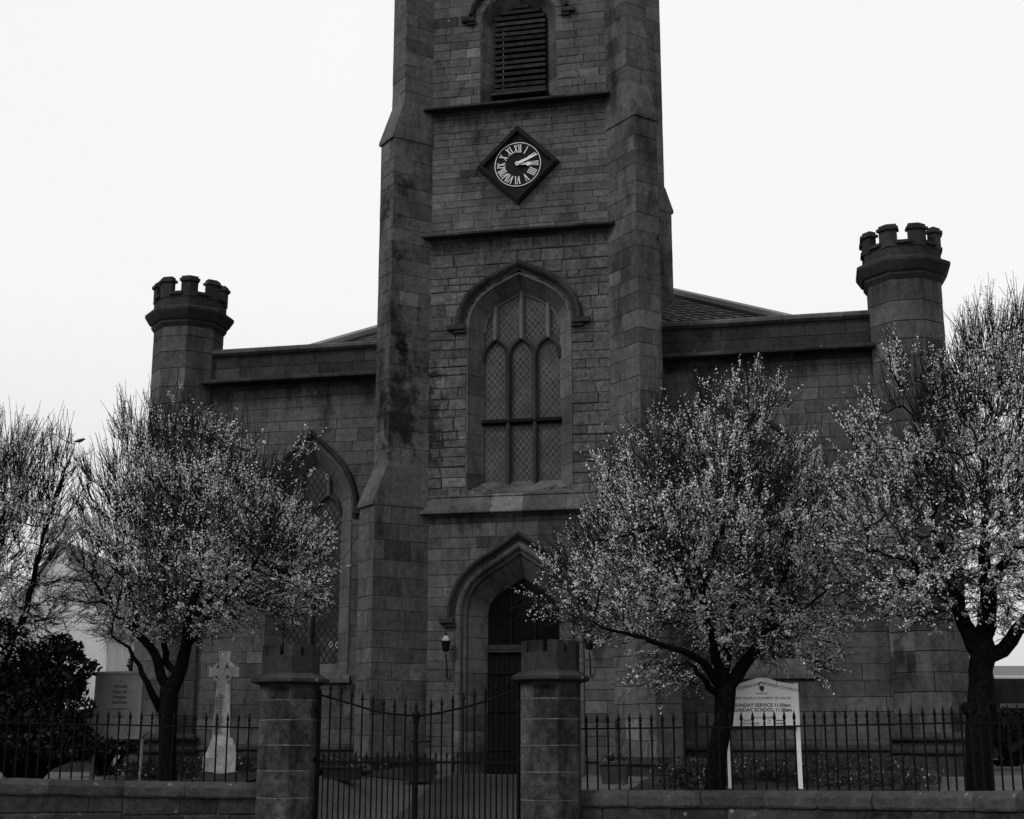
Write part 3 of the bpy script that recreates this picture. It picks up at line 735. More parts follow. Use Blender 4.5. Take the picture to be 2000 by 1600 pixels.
# octagonal turrets
def octpt(c, a_, ang): return (c[0]+a_*math.cos(ang), c[1]+a_*math.sin(ang))
def turret(cx, cy):
    m = MB(); bk = MB(); ap = .725; sd = ap*math.tan(math.pi/8)
    zs = courses(1.75, 10.88, (.36, .46))
    for i in range(8):
        a = i*math.pi/4; n_ = (math.cos(a), math.sin(a)); u = (-n_[1], n_[0])
        org = (cx+n_[0]*ap, cy+n_[1]*ap)
        panel(m, bk, org, u, n_, -sd, sd, 1.75, 10.880, (.36, .46), (.32, .8), zs=zs, joined=True, gap=.013, proud=(0, .005), bev=.004, tv=.15)
    t = m.build('turret', M['ashlar'], church); bk.build('joint', M['joint_dark'], t)
    q = MB(); q.lathe(cx, cy, [(.74, 10.750), (.79, 10.830), (.79, 10.880), (.83, 10.910), (.915, 11.060), (.93, 11.090), (.93, 11.150), (.90, 11.170), (.80, 11.230)], 8, math.pi/8); q.build('cap_moulding', M['turret_top'], t)
    q = MB(); ap = .78; th = .16; Rc = ap/math.cos(math.pi/8); Ri = (ap-th)/math.cos(math.pi/8)
    q.lathe(cx, cy, [(ap-.02, 11.210), (ap-.02, 11.490)], 8, math.pi/8)
    for i in range(8):
        a = math.pi/8+i*math.pi/4; cn = octpt((cx, cy), Rc, a); ci = octpt((cx, cy), Ri, a)
        def along(a_face, p, s_): 
            u = (-math.sin(a_face), math.cos(a_face)); return (p[0]+u[0]*s_, p[1]+u[1]*s_)
        f1, f2 = a-math.pi/8, a+math.pi/8; mw = .205; jit = rnd.uniform(-.01, .01)
        loop = [along(f1, cn, -mw), cn, along(f2, cn, mw), along(f2, ci, mw-.05), ci, along(f1, ci, -mw+.05)]
        q.extz(loop, 11.430, 11.820+jit, rtone(.1))
        Rc2 = (ap+.045)/math.cos(math.pi/8); c2 = octpt((cx, cy), Rc2, a); Ri2 = (ap-th-.03)/math.cos(math.pi/8); i2 = octpt((cx, cy), Ri2, a)
        lp = [along(f1, c2, -mw-.045), c2, along(f2, c2, mw+.045), along(f2, i2, mw-.02), i2, along(f1, i2, -mw+.02)]
        q.extz(lp, 11.790+jit, 11.850+jit, rtone(.1)); mid = [((x+0*cx), (y+0*cy)) for x, y in loop]; q.extz(mid, 11.850+jit, 11.910+jit, 1)
        # sill of the gap
        fa = i*math.pi/4; n_ = (math.cos(fa), math.sin(fa)); u = (-n_[1], n_[0]); gw = .16
        lp = [(cx+n_[0]*r_+u[0]*s_, cy+n_[1]*r_+u[1]*s_) for r_, s_ in ((ap+.04, -gw), (ap+.04, gw), (ap-th, gw), (ap-th, -gw))]
        q.extz(lp, 11.485, 11.550, .9)
    q.build('battlement', M['turret_top'], t)
    q = MB(); q.lathe(cx, cy, [(.80, .7), (.80, 1.36), (.86, 1.40), (.87, 1.44), (.87, 1.48), (.79, 1.50), (.77, 1.53), (.77, 1.60), (.84, 1.64), (.85, 1.67), (.85, 1.70), (.73, 1.78)], 8, math.pi/8)
    q.build('base_moulding', M['trim'], t)
turret(-8.0, 1.1); turret(7.93, 1.1)
back.build('mortar', M['mortar'], church)

# clock on the tower
clk = empty('clock', (0, 0, 13.745)); clk.parent = church
def diamond(r_): return [(0, -r_), (r_, 0), (0, r_), (-r_, 0)]
m = MB()
for (ra, rb, ya, yb_) in ((.91, .83, -.02, -.11), (.85, .77, -.10, -.15), (.79, .74, -.09, -.11)):
    for i in range(4):
        a, b = diamond(ra)[i], diamond(ra)[(i+1) % 4]; c, d = diamond(rb)[(i+1) % 4], diamond(rb)[i]
        m.ext([a, b, c, d], ya+.02, yb_, 1)
fr = m.build('clock_frame', M['clockblack'], clk)
m = MB(); m.ext(diamond(.80), .0, -.06); m.build('clock_board', M['clockblack'], clk)
m = MB(); n = 64
for k in range(n):
    a, b = 2*math.pi*k/n, 2*math.pi*(k+1)/n
    m.ext([(r_*math.cos(t_), r_*math.sin(t_)) for r_, t_ in ((.495, a), (.51, a), (.51, b), (.495, b))], -.066, -.085)
m.build('minute_ring', M['white'], clk)
m = MB()
def stroke(m, ang, x0, r0, x1, r1, wd):               # x across, r outward
    def T(x, r_): return (x*math.cos(ang)+r_*math.sin(ang), -x*math.sin(ang)+r_*math.cos(ang))
    dx, dr_ = x1-x0, r1-r0; L = math.hypot(dx, dr_); nx, nr = -dr_/L*wd/2, dx/L*wd/2
    m.ext([T(x0+nx, r0+nr), T(x1+nx, r1+nr), T(x1-nx, r1-nr), T(x0-nx, r0-nr)], -.066, -.084)
wd = {'I': .034, 'V': .088, 'X': .088}; RI, RO = .275, .455
for h_, s_ in enumerate(['XII', 'I', 'II', 'III', 'IIII', 'V', 'VI', 'VII', 'VIII', 'IX', 'X', 'XI']):
    m = MB(); ang = h_*math.pi/6; tot = sum(wd[c_] for c_ in s_)+.006*(len(s_)-1); x = -tot/2
    for c_ in s_:
        w_ = wd[c_]; a, b = x+.006, x+w_-.006; mid = (a+b)/2
        if c_ == 'I':
            stroke(m, ang, mid, RI, mid, RO, .018)
            for r_ in (RI+.005, RO-.005): stroke(m, ang, mid-.017, r_, mid+.017, r_, .010)
        elif c_ == 'V':
            stroke(m, ang, a+.008, RO, mid, RI, .021); stroke(m, ang, b-.006, RO, mid, RI, .011)
            stroke(m, ang, a-.008, RO-.004, a+.026, RO-.004, .009); stroke(m, ang, b-.024, RO-.004, b+.008, RO-.004, .009)
        else:
            stroke(m, ang, a+.006, RO, b-.006, RI, .021); stroke(m, ang, b-.006, RO, a+.006, RI, .011)
            for xx in (a+.01, b-.01):
                for r_ in (RI+.004, RO-.004): stroke(m, ang, xx-.015, r_, xx+.015, r_, .009)
        x += w_+.006
    m.build('numeral', M['white'], clk)
def hand(name, ang, pts, y_):
    m = MB(); T = lambda x, r_: (x*math.cos(ang)+r_*math.sin(ang), -x*math.sin(ang)+r_*math.cos(ang))
    L_ = [T(-x, r_) for x, r_ in pts]+[T(x, r_) for x, r_ in reversed(pts)]
    m.ext(L_, y_, y_-.012); 
    m.ext([(.045*math.cos(q*math.pi/8), .045*math.sin(q*math.pi/8)) for q in range(16)], y_-.001, y_-.016)
    m.build(name, M['white'], clk)
hand('minute_hand', R(68), [(.022, -.02), (.03, .1), (.024, .34), (.012, .475)], -.13)
hand('hour_hand', R(93), [(.016, 0), (.026, .10), (.024, .19), (.055, .235), (.024, .285), (.008, .36)], -.10)
m = MB(); m.ext([(.014*math.cos(q*math.pi/4), .014*math.sin(q*math.pi/4)) for q in range(8)], -.1465, -.152); m.build('spindle', M['clockblack'], clk)

# ------------------------------------------------------------------ lanterns by the door
def lantern(x, label):
    p = l2w(x, -.02, 3.3); e = empty('wall_lantern', p, -A, label, 'lantern', 'lanterns either side of the door')
    m = MB(); m.tube([(0, -.02, -.42), (0, -.05, -.36), (.01, -.10, -.18), (0, -.14, -.02), (0, -.16, .02)], [.012, .018, .014, .014, .012], 6)
    m.tube([(0, .0, -.42), (0, -.03, -.46), (0, -.02, -.40)], .012, 5); m.build('bracket', M['iron'], e)
    m = MB(); m.lathe(0, -.16, [(.03, .06), (.065, .08), (.092, .25), (.105, .26), (.085, .28)], 6, apo=False); m.build('lantern_body', M['iron'], e)
    m = MB(); m.lathe(0, -.16, [(.082, .28), (.075, .325), (.05, .365), (.018, .385)], 10, apo=False); m.build('glass_dome', M['lampglass'], e)
    m = MB(); m.lathe(0, -.16, [(.02, .385), (.022, .42), (.008, .45), (.012, .50), (.004, .58)], 6, apo=False); m.build('finial', M['iron'], e)
lantern(-1.46, 'small black iron lantern with pale dome left of the church door')
lantern(1.44, 'small black iron lantern right of the door, mostly behind blossom')

# ------------------------------------------------------------------ gate piers
def pier(s, zoff, label):
    p = l2w(s, -7.0); e = empty('gate_pier', (p.x, p.y, 0), -A, label, 'gate pier', 'stone gate piers')
    m = MB(); bk = MB(); ap = .415; sd = ap*math.tan(math.pi/8); zs = [-.05, .4, .80, 1.19, 1.56, 1.93, 2.22, 2.46]
    for i in range(8):
        a = i*math.pi/4; n_ = (math.cos(a), math.sin(a)); u = (-n_[1], n_[0])
        panel(m, bk, (n_[0]*ap, n_[1]*ap), u, n_, -sd, sd, zs[0], zs[-1], (.3, .4), (.3, .7), zs=zs, joined=True, gap=.011, proud=(0, .003), tv=.12, bd=-.003)
    o = m.build('shaft', M['pier'], e); bk.build('joint', M['pier_mortar'], o)
    m = MB(); m.lathe(0, 0, [(.41, 2.40), (.43, 2.45), (.52, 2.47), (.545, 2.49), (.545, 2.535), (.50, 2.56), (.40, 2.62)], 8, math.pi/8, tone=.8); m.build('cap', M['coping'], e)
    m = MB(); m.lathe(0, 0, [(.405, 2.61), (.405, 2.88)], 8, math.pi/8); m.lathe(0, 0, [(.33, 2.87), (.33, 3.02)], 8, math.pi/8, tone=.6)
    Rc = .405/math.cos(math.pi/8); Ri = .345/math.cos(math.pi/8)
    for i in range(8):
        a = math.pi/8+i*math.pi/4; cn = octpt((0, 0), Rc, a); ci = octpt((0, 0), Ri, a)
        def along(af, q, s_): return (q[0]-math.sin(af)*s_, q[1]+math.cos(af)*s_)
        f1, f2 = a-math.pi/8, a+math.pi/8; mw = .135
        m.extz([along(f1, cn, -mw), cn, along(f2, cn, mw), along(f2, ci, mw-.02), ci, along(f1, ci, -mw+.02)], 2.88, 3.05+rnd.uniform(-.006, .006), rtone(.08))
    m.build('battlement', M['turret_top'], e)
pier(GL, 0, 'left octagonal stone gate pier with slotted battlement top, beside the hinges')
pier(GR, 0, 'right octagonal stone gate pier standing before the church door')

# ------------------------------------------------------------------ ironwork
def spear_mesh():
    m = MB(); m.lathe(0, 0, [(.006, -.005), (.021, .0), (.021, .012), (.010, .018), (.020, .028), (.020, .038), (.009, .046), (.014, .06), (.026, .085), (.020, .12), (.009, .165), (.001, .20)], 6, apo=False)
    return m
def bar_mesh(L):
    m = MB(); m.lathe(0, 0, [(.0135, -L), (.0135, 0)], 6, apo=False); return m
sp_me = spear_mesh().build('spearhead', M['iron']); bar_me = bar_mesh(1.0).build('bar', M['iron'])
sp_data, bar_data = sp_me.data, bar_me.data; bpy.data.objects.remove(sp_me); bpy.data.objects.remove(bar_me)
def add_bar(parent, x, y, ztop, L, spear=.02, sc=1.0, lean=0):
    b = bpy.data.objects.new('bar', bar_data); C.objects.link(b); b.parent = parent; b.location = (x, y, ztop+spear); b.scale = (sc, sc, L)
    b.rotation_euler = (0, lean, 0)
    s = bpy.data.objects.new('spearhead', sp_data); C.objects.link(s); s.parent = b; s.scale = (1, 1, sc/L)
    return b
def fence(pts, line, label, i0):
    e = empty('iron_railing', (line[0].x, line[0].y, 0), 0, label, 'railing', 'black iron railings on the low walls')
    o = line[0]; dist = 0; nxt = .10; rail = []; bars = []
    for k in range(len(line)-1):
        a, b = line[k], line[k+1]; L = (b-a).length; za, zb = pts[k][3], pts[k+1][3]
        while nxt < dist+L:
            f_ = (nxt-dist)/L; p = a.lerp(b, f_); bars.append((p.x-o.x, p.y-o.y, za+(zb-za)*f_)); nxt += .163
        dist += L
    for p, q in zip(line, pts): rail.append((p.x-o.x, p.y-o.y, q[3]))
    m = MB(); m.tube(rail, .016, 4); m.build('rail', M['iron'], e)
    for (x, y, z) in bars: add_bar(e, x, y, z, .92, .025, 1.0, rnd.uniform(-.008, .008))
fence(L_PTS, [p for p in LW], 'black iron spear top railing on the left wall, before the hedge bush and cross', 0)
fence(R_PTS, [p for p in RW], 'black iron spear top railing on the right wall, before the white sign', 1)

gx0 = inv(622, 1450, 7.0)[0]; gx1 = inv(1013, 1450, 7.0)[0]; gxc = inv(812, 1450, 7.0)[0]
def top_z(px, py): return inv(px, py, 7.0)[1]
curve_l = [(628, 1357), (684, 1374), (725, 1387), (767, 1395), (812, 1398)]
curve_r = [(812, 1398), (860, 1392), (910, 1381), (960, 1366), (1008, 1346)]
def leaf(x0, x1, curve, label, centre):
    o = l2w(x0, -7.0); e = empty('iron_gate', (o.x, o.y, 0), -A, label, 'gate', 'pair of iron gate leaves')
    cv = [(inv(px, py, 7.0)[0]-x0, inv(px, py, 7.0)[1]) for px, py in curve]; cv.sort()
    W_ = x1-x0; cv[0] = (0, cv[0][1]); cv[-1] = (W_, cv[-1][1])
    def zc(x):
        for a, b in zip(cv, cv[1:]):
            if a[0] <= x <= b[0]: return a[1]+(b[1]-a[1])*(x-a[0])/(b[0]-a[0])
        return cv[-1][1]
    zm = inv(812, 1489, 7.0)[1]; zb = .16
    m = MB(); m.tube([(x, 0, z) for x, z in cv], .017, 6); m.build('top_rail', M['iron'], e)
    m = MB(); m.box((0, -.008, zm-.018), (W_, .008, zm+.018)); m.build('middle_rail', M['iron'], e)
    m = MB(); m.box((0, -.012, zb-.03), (W_, .012, zb+.03)); m.build('bottom_rail', M['iron'], e)
    hx = 0 if centre == 'r' else W_
    m = MB(); zt = zc(hx)+.03; m.lathe(hx, 0, [(.032, .06), (.032, zt), (.024, zt+.04), (.004, zt+.06)], 8, apo=False); m.build('hinge_stile', M['iron'], e)
    s_ = -1 if centre == 'r' else 1
    for z in (.45, 1.35, zt-.25): m = MB(); m.box((min(hx, hx+s_*.11), -.035, z-.035), (max(hx, hx+s_*.11), .035, z+.035), 1, .008); m.build('hinge', M['iron'], e)
    if centre == 'r':
        m = MB(); zt = zc(W_)
        m.lathe(W_, 0, [(.045, .05), (.045, zm-.06), (.055, zm-.05), (.055, zm+.06), (.042, zm+.07), (.036, zt-.12), (.05, zt-.10), (.05, zt-.05), (.062, zt-.02), (.066, zt+.02), (.045, zt+.06), (.02, zt+.075), (.02, zt+.10), (.03, zt+.12), (.012, zt+.17), (.002, zt+.21)], 10, apo=False, tone=1)
        m.build('meeting_stile', M['iron'], e)
        m = MB(); m.box((W_-.06, -.05, zm+.28), (W_+.22, -.02, zm+.31)); m.build('latch', M['iron'], e)
    n_ = int(round(W_/.163)); 
    for k in range(1, n_):
        x = k*W_/n_; z = zc(x); add_bar(e, x, 0, z, z-zb+.05, .03, 1.05)
    for k in range(n_):
        x = (k+.5)*W_/n_; add_bar(e, x, 0, zm, zm-zb, .015, .8)
leaf(gx0, gxc, curve_l, 'left iron gate leaf with spear bars and the thick meeting post', 'r')
leaf(gxc+.06, gx1, curve_r, 'right iron gate leaf with top rail rising to the right pier', 'l')

# ------------------------------------------------------------------ low boundary walls
def bwall(pts, line, label):
    e = empty('boundary_wall', (line[0].x, line[0].y, 0), 0, label, 'wall'); o = line[0]
    body = MB(); bk = MB(); dist = 0
    for k in range(len(line)-1):
        a, b = line[k], line[k+1]; d = (b-a); L = d.length; u = (d.x/L, d.y/L); n_ = (u[1], -u[0])
        zt = min(pts[k][2], pts[k+1][2])-.22
        org = (a.x-o.x+n_[0]*.155, a.y-o.y+n_[1]*.155)
        panel(body, bk, org, u, n_, 0, L, -.05, zt+.02, (.24, .34), (.5, 1.1), gap=.018, proud=(-.004, .016), bev=.014, tv=.2, zs=[-.05, .22, zt-.24, zt+.03])
        org = (a.x-o.x-n_[0]*.155, a.y-o.y-n_[1]*.155)
        bk.mesh([(a.x-o.x+n_[0]*q, a.y-o.y+n_[1]*q, z) for q in (.14, -.16) for z in (0, zt+.05)]+[(b.x-o.x+n_[0]*q, b.y-o.y+n_[1]*q, z) for q in (.14, -.16) for z in (0, zt+.05)], [(0, 1, 5, 4), (2, 3, 7, 6), (1, 3, 7, 5)])
    f_ = body.build('wall_face', M['wallstone'], e); bk.build('core', M['mortar'], f_)
    for k in range(len(line)-1):
        a, b = line[k], line[k+1]; L = (b-a).length; x = 0.0; ang = math.atan2(b.y-a.y, b.x-a.x)
        z0_, z1_ = pts[k][2], pts[k+1][2]
        while x < L-1e-6:
            l_ = rnd.uniform(.75, 1.15); l_ = L-x if L-(x+l_) < .45 else l_
            m = MB(); prof = [(.19, -.23), (.19, -.05), (.10, 0), (-.10, .003), (-.17, -.035), (-.205, -.085), (-.205, -.20), (-.19, -.23)]
            e_ = rnd.uniform(-.006, .006); f0, f1 = x/L, (x+l_)/L
            N_ = 7; V = []; n = len(prof)
            for q in range(N_+1):
                t_ = q/N_; xx = .004+t_*(l_-.008); zz = z0_+(z1_-z0_)*(f0+(f1-f0)*t_)
                sc = 1-.04*(q in (0, N_))
                for (yy, hz) in prof: V.append((xx, yy*sc+rnd.uniform(-.004, .004)+e_, zz+hz*(1 if q not in (0, N_) else .97)+rnd.uniform(-.004, .004)))
            Fc = [tuple(range(n)), tuple(N_*n+i for i in range(n-1, -1, -1))]
            for q in range(N_):
                for i in range(n): Fc.append((q*n+i, (q+1)*n+i, (q+1)*n+(i+1) % n, q*n+(i+1) % n))
            m.mesh(V, Fc, rtone(.2))
            p = a.lerp(b, f0); m.build('coping_stone', M['coping'], e, loc=(p.x-o.x, p.y-o.y, 0), rz=ang); x += l_
bwall(L_PTS, LW, 'low sandstone wall with thick coping left of the gate')
bwall(R_PTS, RW, 'low sandstone wall with thick coping right of the gate')

# ------------------------------------------------------------------ notice boards
def G(x, y): return height(x, y)
# grey case at the left
Y = 23.4; p = at(226, 1450, Y); e = empty('notice_board', (p.x, p.y, 0), R(-14), 'grey framed notice case on two posts beside the dark bush', 'notice board')
W2, z0, z1 = .42, 1.66, 2.735
m = MB(); m.box((-W2, 0, z0), (W2, .10, z1), 1, .01); m.build('case', M['greyframe'], e)
m = MB()
for (a, b) in (((-W2-.012, -.03, z0-.01), (-W2+.035, .0, z1+.01)), ((W2-.035, -.03, z0-.01), (W2+.012, .0, z1+.01)), ((-W2+.036, -.03, z1-.04), (W2-.036, .0, z1+.01)), ((-W2+.036, -.03, z0-.01), (W2-.036, .0, z0+.035))): m.box(a, b, 1, .006)
m.build('frame', M['greyframe'], e)
m = MB(); m.box((-W2+.04, -.012, z0+.04), (W2-.04, -.002, z1-.045)); m.build('board', M['greysign'], e)
for x in (-W2-.035, W2+.0): 
    m = MB(); m.box((x, .02, .8), (x+.045, .07, z0 if x > 0 else z1-.02), 1, .005); m.build('post', M['greyframe'], e)
def pl_(x0, z0_): return lambda x, y, z: (x0+x, -.0165-z, z0_+y)
for t_, zz, s_, o_, k_ in (('World', 2.475, .072, .002, 1.25), ('Day of', 2.39, .072, .002, 1.25), ('Prayer', 2.305, .072, .002, 1.25), ('Service', 2.22, .076, .002, 1.25), ('Friday March 7', 2.12, .050, .001, 1.1), ('2pm', 2.065, .045, .001, 1.1), ('All welcome', 2.005, .040, .001, 1.1)):
    m = MB(); text_into(m, t_, s_, pl_(.03, zz), o_, sx=k_); m.build('lettering', M['faint_ink'], e)
def star(x, z, r_=.016):
    m = MB(); m.ext([(x+(r_ if k % 2 == 0 else r_*.45)*math.cos(k*math.pi/4), z+(r_ if k % 2 == 0 else r_*.45)*math.sin(k*math.pi/4)) for k in range(8)], -.0125, -.017); m.build('star', M['ink'], e)
for x, z in ((.04, 2.585), (-.17, 2.41), (.23, 2.41), (-.18, 2.13), (.22, 2.13)): star(x, z)
for k in range(9): star(-.22-.004*abs(k-7)**1.3+.05-.012*k, 1.95-.028*k, .011); star(.19+.02*math.sin(k), 1.93-.027*k, .011)
# white sign at the right
Y = 21.2; p = at(1492, 1450, Y); e = empty('sign_board', (p.x, p.y, 0), R(-6), 'white service times sign on two white posts behind the right railing', 'sign')
hw = .53; zb = at(1492, 1419, Y).z; zt = at(1492, 1324, Y).z; zs_ = at(1492, 1336, Y).z
m = MB(); m.ext([(-hw, zb), (hw, zb), (hw, zs_-.01), (.30, zs_+.02), (.07, zt), (-.05, zt), (-.34, zs_+.005), (-hw, zs_-.03)], -.012, .012); m.build('board', M['sign'], e)
for sg in (-1, 1):
    m = MB(); x = sg*(hw-.02); m.box((x-.032, .013, .75), (x+.032, .075, zs_+.01), 1, .006); m.build('post', M['signpost'], e)
m = MB(); m.box((-hw-.005, -.018, zb-.05), (hw-.05, -.0, zb-.002)); m.build('rail', M['farstone'], e)
m = MB()
def pl2(x0, z0_, rot=0): 
    c_, s_ = math.cos(rot), math.sin(rot); return lambda x, y, z: (x0+x*c_-y*s_, -.0145-z, z0_+x*s_+y*c_)
def line(t_, size, pl, off=0.0, align='CENTER'): m = MB(); text_into(m, t_, size, pl, off, align); m.build('lettering', M['ink'], e)
line('NEW CUMNOCK', .066, pl2(-.27, zs_-.075, .22)); line('PARISH CHURCH', .066, pl2(.29, zs_-.07, -.20))
line('MINISTER', .040, pl2(.0, zs_-.155)); line('REV. HELEN E CUTHBERT MA MSc BD', .050, pl2(.02, zs_-.225))
line('SUNDAY SERVICE 11.00am', .072, pl2(0, zs_-.335), .0015); line('SUNDAY SCHOOL 11.00am', .072, pl2(0, zs_-.405), .0015)
line('CONTACT NUMBERS', .036, pl2(0, zs_-.505))
for zz, t_ in ((-.545, 'MINISTER'), (-.59, 'SESSION CLERK')):
    line(t_, .036, pl2(-.30, zs_+zz), align='LEFT'); line('TEL.', .036, pl2(.06, zs_+zz), align='LEFT')
    m = MB()
    for k in range(6): m.ext([(.17+k*.024, zs_+zz), (.187+k*.024, zs_+zz), (.187+k*.024, zs_+zz+.02), (.17+k*.024, zs_+zz+.02)], -.0125, -.016)
    m.build('lettering', M['ink'], e)
m = MB(); cz_ = zs_-.03                               # crest: shield with a bush over it
m.ext([(-.035, cz_), (.035, cz_), (.035, cz_-.05), (.0, cz_-.09), (-.035, cz_-.05)], -.0125, -.016)
for k in range(5): a = math.pi*(k+.2)/4.4; m.ext([(.032*math.cos(a)+q*.012*math.cos(b), cz_+.025+.028*math.sin(a)+q*.012*math.sin(b)) for q, b in [(1, j*math.pi/3) for j in range(6)]], -.0125, -.016)
m.build('crest', M['ink'], e)

# ------------------------------------------------------------------ memorial cross
Y = 25.0; p = at(431, 1450, Y); e = empty('memorial_cross', (p.x, p.y, 0), -A-.12, 'pale granite celtic cross on a rough boulder base', 'memorial cross')
Z = lambda py: at(431, py, Y).z
zc_ = Z(1313); zt = Z(1272); zb = Z(1440)
m = MB(); h2 = .062
m.ext([(-.155*.9, zb-.05), (.155*.9, zb-.05), (.088, zc_-.1), (-.088, zc_-.1)], -.07, .07)
def flare(dx, dz):                                    # an arm that widens to its end
    a, b = .055, .085; L_ = .26 if dz == 0 else zt-zc_
    if dz == 0: m.ext([(0, zc_-a), (dx*L_, zc_-b), (dx*L_, zc_+b), (0, zc_+a)][::dx], -.07, .07)
    else: m.ext([(-a, zc_), (a, zc_), (b, zc_+L_), (-b, zc_+L_)], -.07, .07)
flare(1, 0); flare(-1, 0); flare(0, 1); m.ext([(-.088, zc_-.12), (.088, zc_-.12), (.055, zc_), (-.055, zc_)], -.071, .071)
n = 32
for k in range(n):
    a, b = 2*math.pi*k/n, 2*math.pi*(k+1)/n
    m.ext([(r_*math.cos(t_), zc_+r_*math.sin(t_)) for r_, t_ in ((.155, a), (.205, a), (.205, b), (.155, b))], -.055, .055)
m.lathe(0, 0, [(.05, 0), (.05, .01)], 8) if False else None
m.ext([(.045*math.cos(k*math.pi/6), zc_+.045*math.sin(k*math.pi/6)) for k in range(12)], -.085, .07)
for k in range(26):                                   # carved interlace bumps
    zz = zc_-.14-.011*k; s_ = .045*math.sin(k*.9); m.ext([(s_-.013, zz-.006), (s_+.013, zz-.006), (s_+.013, zz+.006), (s_-.013, zz+.006)], -.078, -.06)
m.build('cross', M['granite'], e)
m = MB(); zz = Z(1362); 
m.ext([(-.10, zz-.014), (.10, zz-.014), (.10, zz-.006), (-.10, zz-.006)], -.0705, -.074)
text_into(m, 'IN MEMORY', .026, lambda x, y, z: (x, -.0725-z, zz+.03+y)); text_into(m, '1914 1918', .024, lambda x, y, z: (x, -.0725-z, zz+.003+y))
z_ = zz-.035
while z_ > zb+.03:                                    # columns of carved names, far too small to read
    for x0_, L_ in ((-.10, rnd.uniform(.04, .05)), (-.035, rnd.uniform(.05, .10))): m.ext([(x0_, z_), (x0_+L_, z_), (x0_+L_, z_+.010), (x0_, z_+.010)], -.0705, -.0735)
    z_ -= .024
m.build('inscription', M['ink'], e)
def rock(name, parent, mat, loc, r_, seed, sub=3, pow_=1.0, rough=.18, flat=None):
    import bmesh
    bm = bmesh.new(); bmesh.ops.create_icosphere(bm, subdivisions=sub, radius=1); rr = random.Random(seed)
    pl = [(Vector((rr.gauss(0, 1), rr.gauss(0, 1), rr.gauss(0, 1))).normalized(), rr.uniform(.62, .92)) for _ in range(9)]
    for v in bm.verts:
        for n_, d_ in pl:
            k = v.co.dot(n_)-d_
            if k > 0: v.co -= n_*k
        v.co += Vector((rr.uniform(-1, 1), rr.uniform(-1, 1), rr.uniform(-1, 1)))*rough*.12
        v.co = Vector((v.co.x*r_[0], v.co.y*r_[1], v.co.z*r_[2]))
    me = bpy.data.meshes.new(name); bm.to_mesh(me); bm.free()
    a_ = me.attributes.new('tone', 'FLOAT', 'FACE'); a_.data.foreach_set('value', [1.0]*len(me.polygons))
    o = obj_from_mesh(name, me, mat, parent); o.location = loc; return o
m = MB(); rr = random.Random(5)
ringz = [(1.00, .33), (1.12, .34), (1.25, .31), (1.36, .30), (1.46, .26), (1.58, .24), (1.68, .19), (1.735, .10)]
V = []; n = 20
for zi, (zz, rad) in enumerate(ringz):
    for k in range(n):
        a = 2*math.pi*k/n; q = rad*(1+rr.uniform(-.08, .08)); V.append((q*1.0*math.cos(a)+(.03 if zi > 3 else 0), q*.8*math.sin(a), zz-.03+rr.uniform(-.02, .02)))
Fc = [tuple((len(ringz)-1)*n+k for k in range(n))]
for j in range(len(ringz)-1):
    for k in range(n): Fc.append((j*n+k, j*n+(k+1) % n, (j+1)*n+(k+1) % n, (j+1)*n+k))
m.mesh(V, Fc); m.build('boulder_base', M['granite'], e)
m = MB(); m.box((-.75, -.75, .9), (.55, .5, 1.04), 1, .02); m.build('step', M['rock'], e)

# ------------------------------------------------------------------ planters
def planter(px, py_top, py_bot, wpx, Y, label, plants=True):
    a = at(px, py_bot, Y); w_ = wpx/2787*Y/2; h_ = (py_bot-py_top)/2787*Y
    e = empty('stone_planter', (a.x, a.y, a.z), -A, label, 'planter', 'stone planters by the church front')
    m = MB(); m.mesh([(sx_*w_*k, sy*w_*.6*k, z) for (k, z) in ((.82, 0), (.95, h_*.82)) for sx_, sy in ((-1, -1), (1, -1), (1, 1), (-1, 1))], [(3, 2, 1, 0), (4, 5, 6, 7), (0, 1, 5, 4), (1, 2, 6, 5), (2, 3, 7, 6), (3, 0, 4, 7)])
    m.build('tub', M['planter'], e)
    m = MB(); m.box((-w_*1.06, -w_*.68, h_*.82), (w_*1.06, w_*.68, h_), 1, .01); m.build('rim', M['planter'], e)
    if plants:
        q = MB(); rr = random.Random(int(px))
        for k in range(260):
            c_ = Vector((rr.gauss(0, w_*.42), rr.gauss(0, w_*.25), h_+abs(rr.gauss(0, .055)))); d1 = Vector((rr.gauss(0, 1), rr.gauss(0, 1), rr.gauss(0, 1))).normalized(); d2 = d1.orthogonal().normalized(); s_ = rr.uniform(.012, .028)
            q.poly([c_+d1*s_*1.8, c_+d2*s_*.6, c_-d1*s_*1.8, c_-d2*s_*.6], 7 if rr.random() < .10 else rr.uniform(.5, 1.5))
        q.build('bedding_plant', M['bedplant'], e)
planter(1201, 1488, 1532, 56, 24.2, 'square stone planter behind the railing right of the right pier')
planter(668, 1497, 1524, 74, 25.5, 'low stone planter seen through the left gate leaf near the left pier')
planter(818, 1487, 1526, 62, 26.3, 'stone planter seen behind the thick gate post, left of the door')

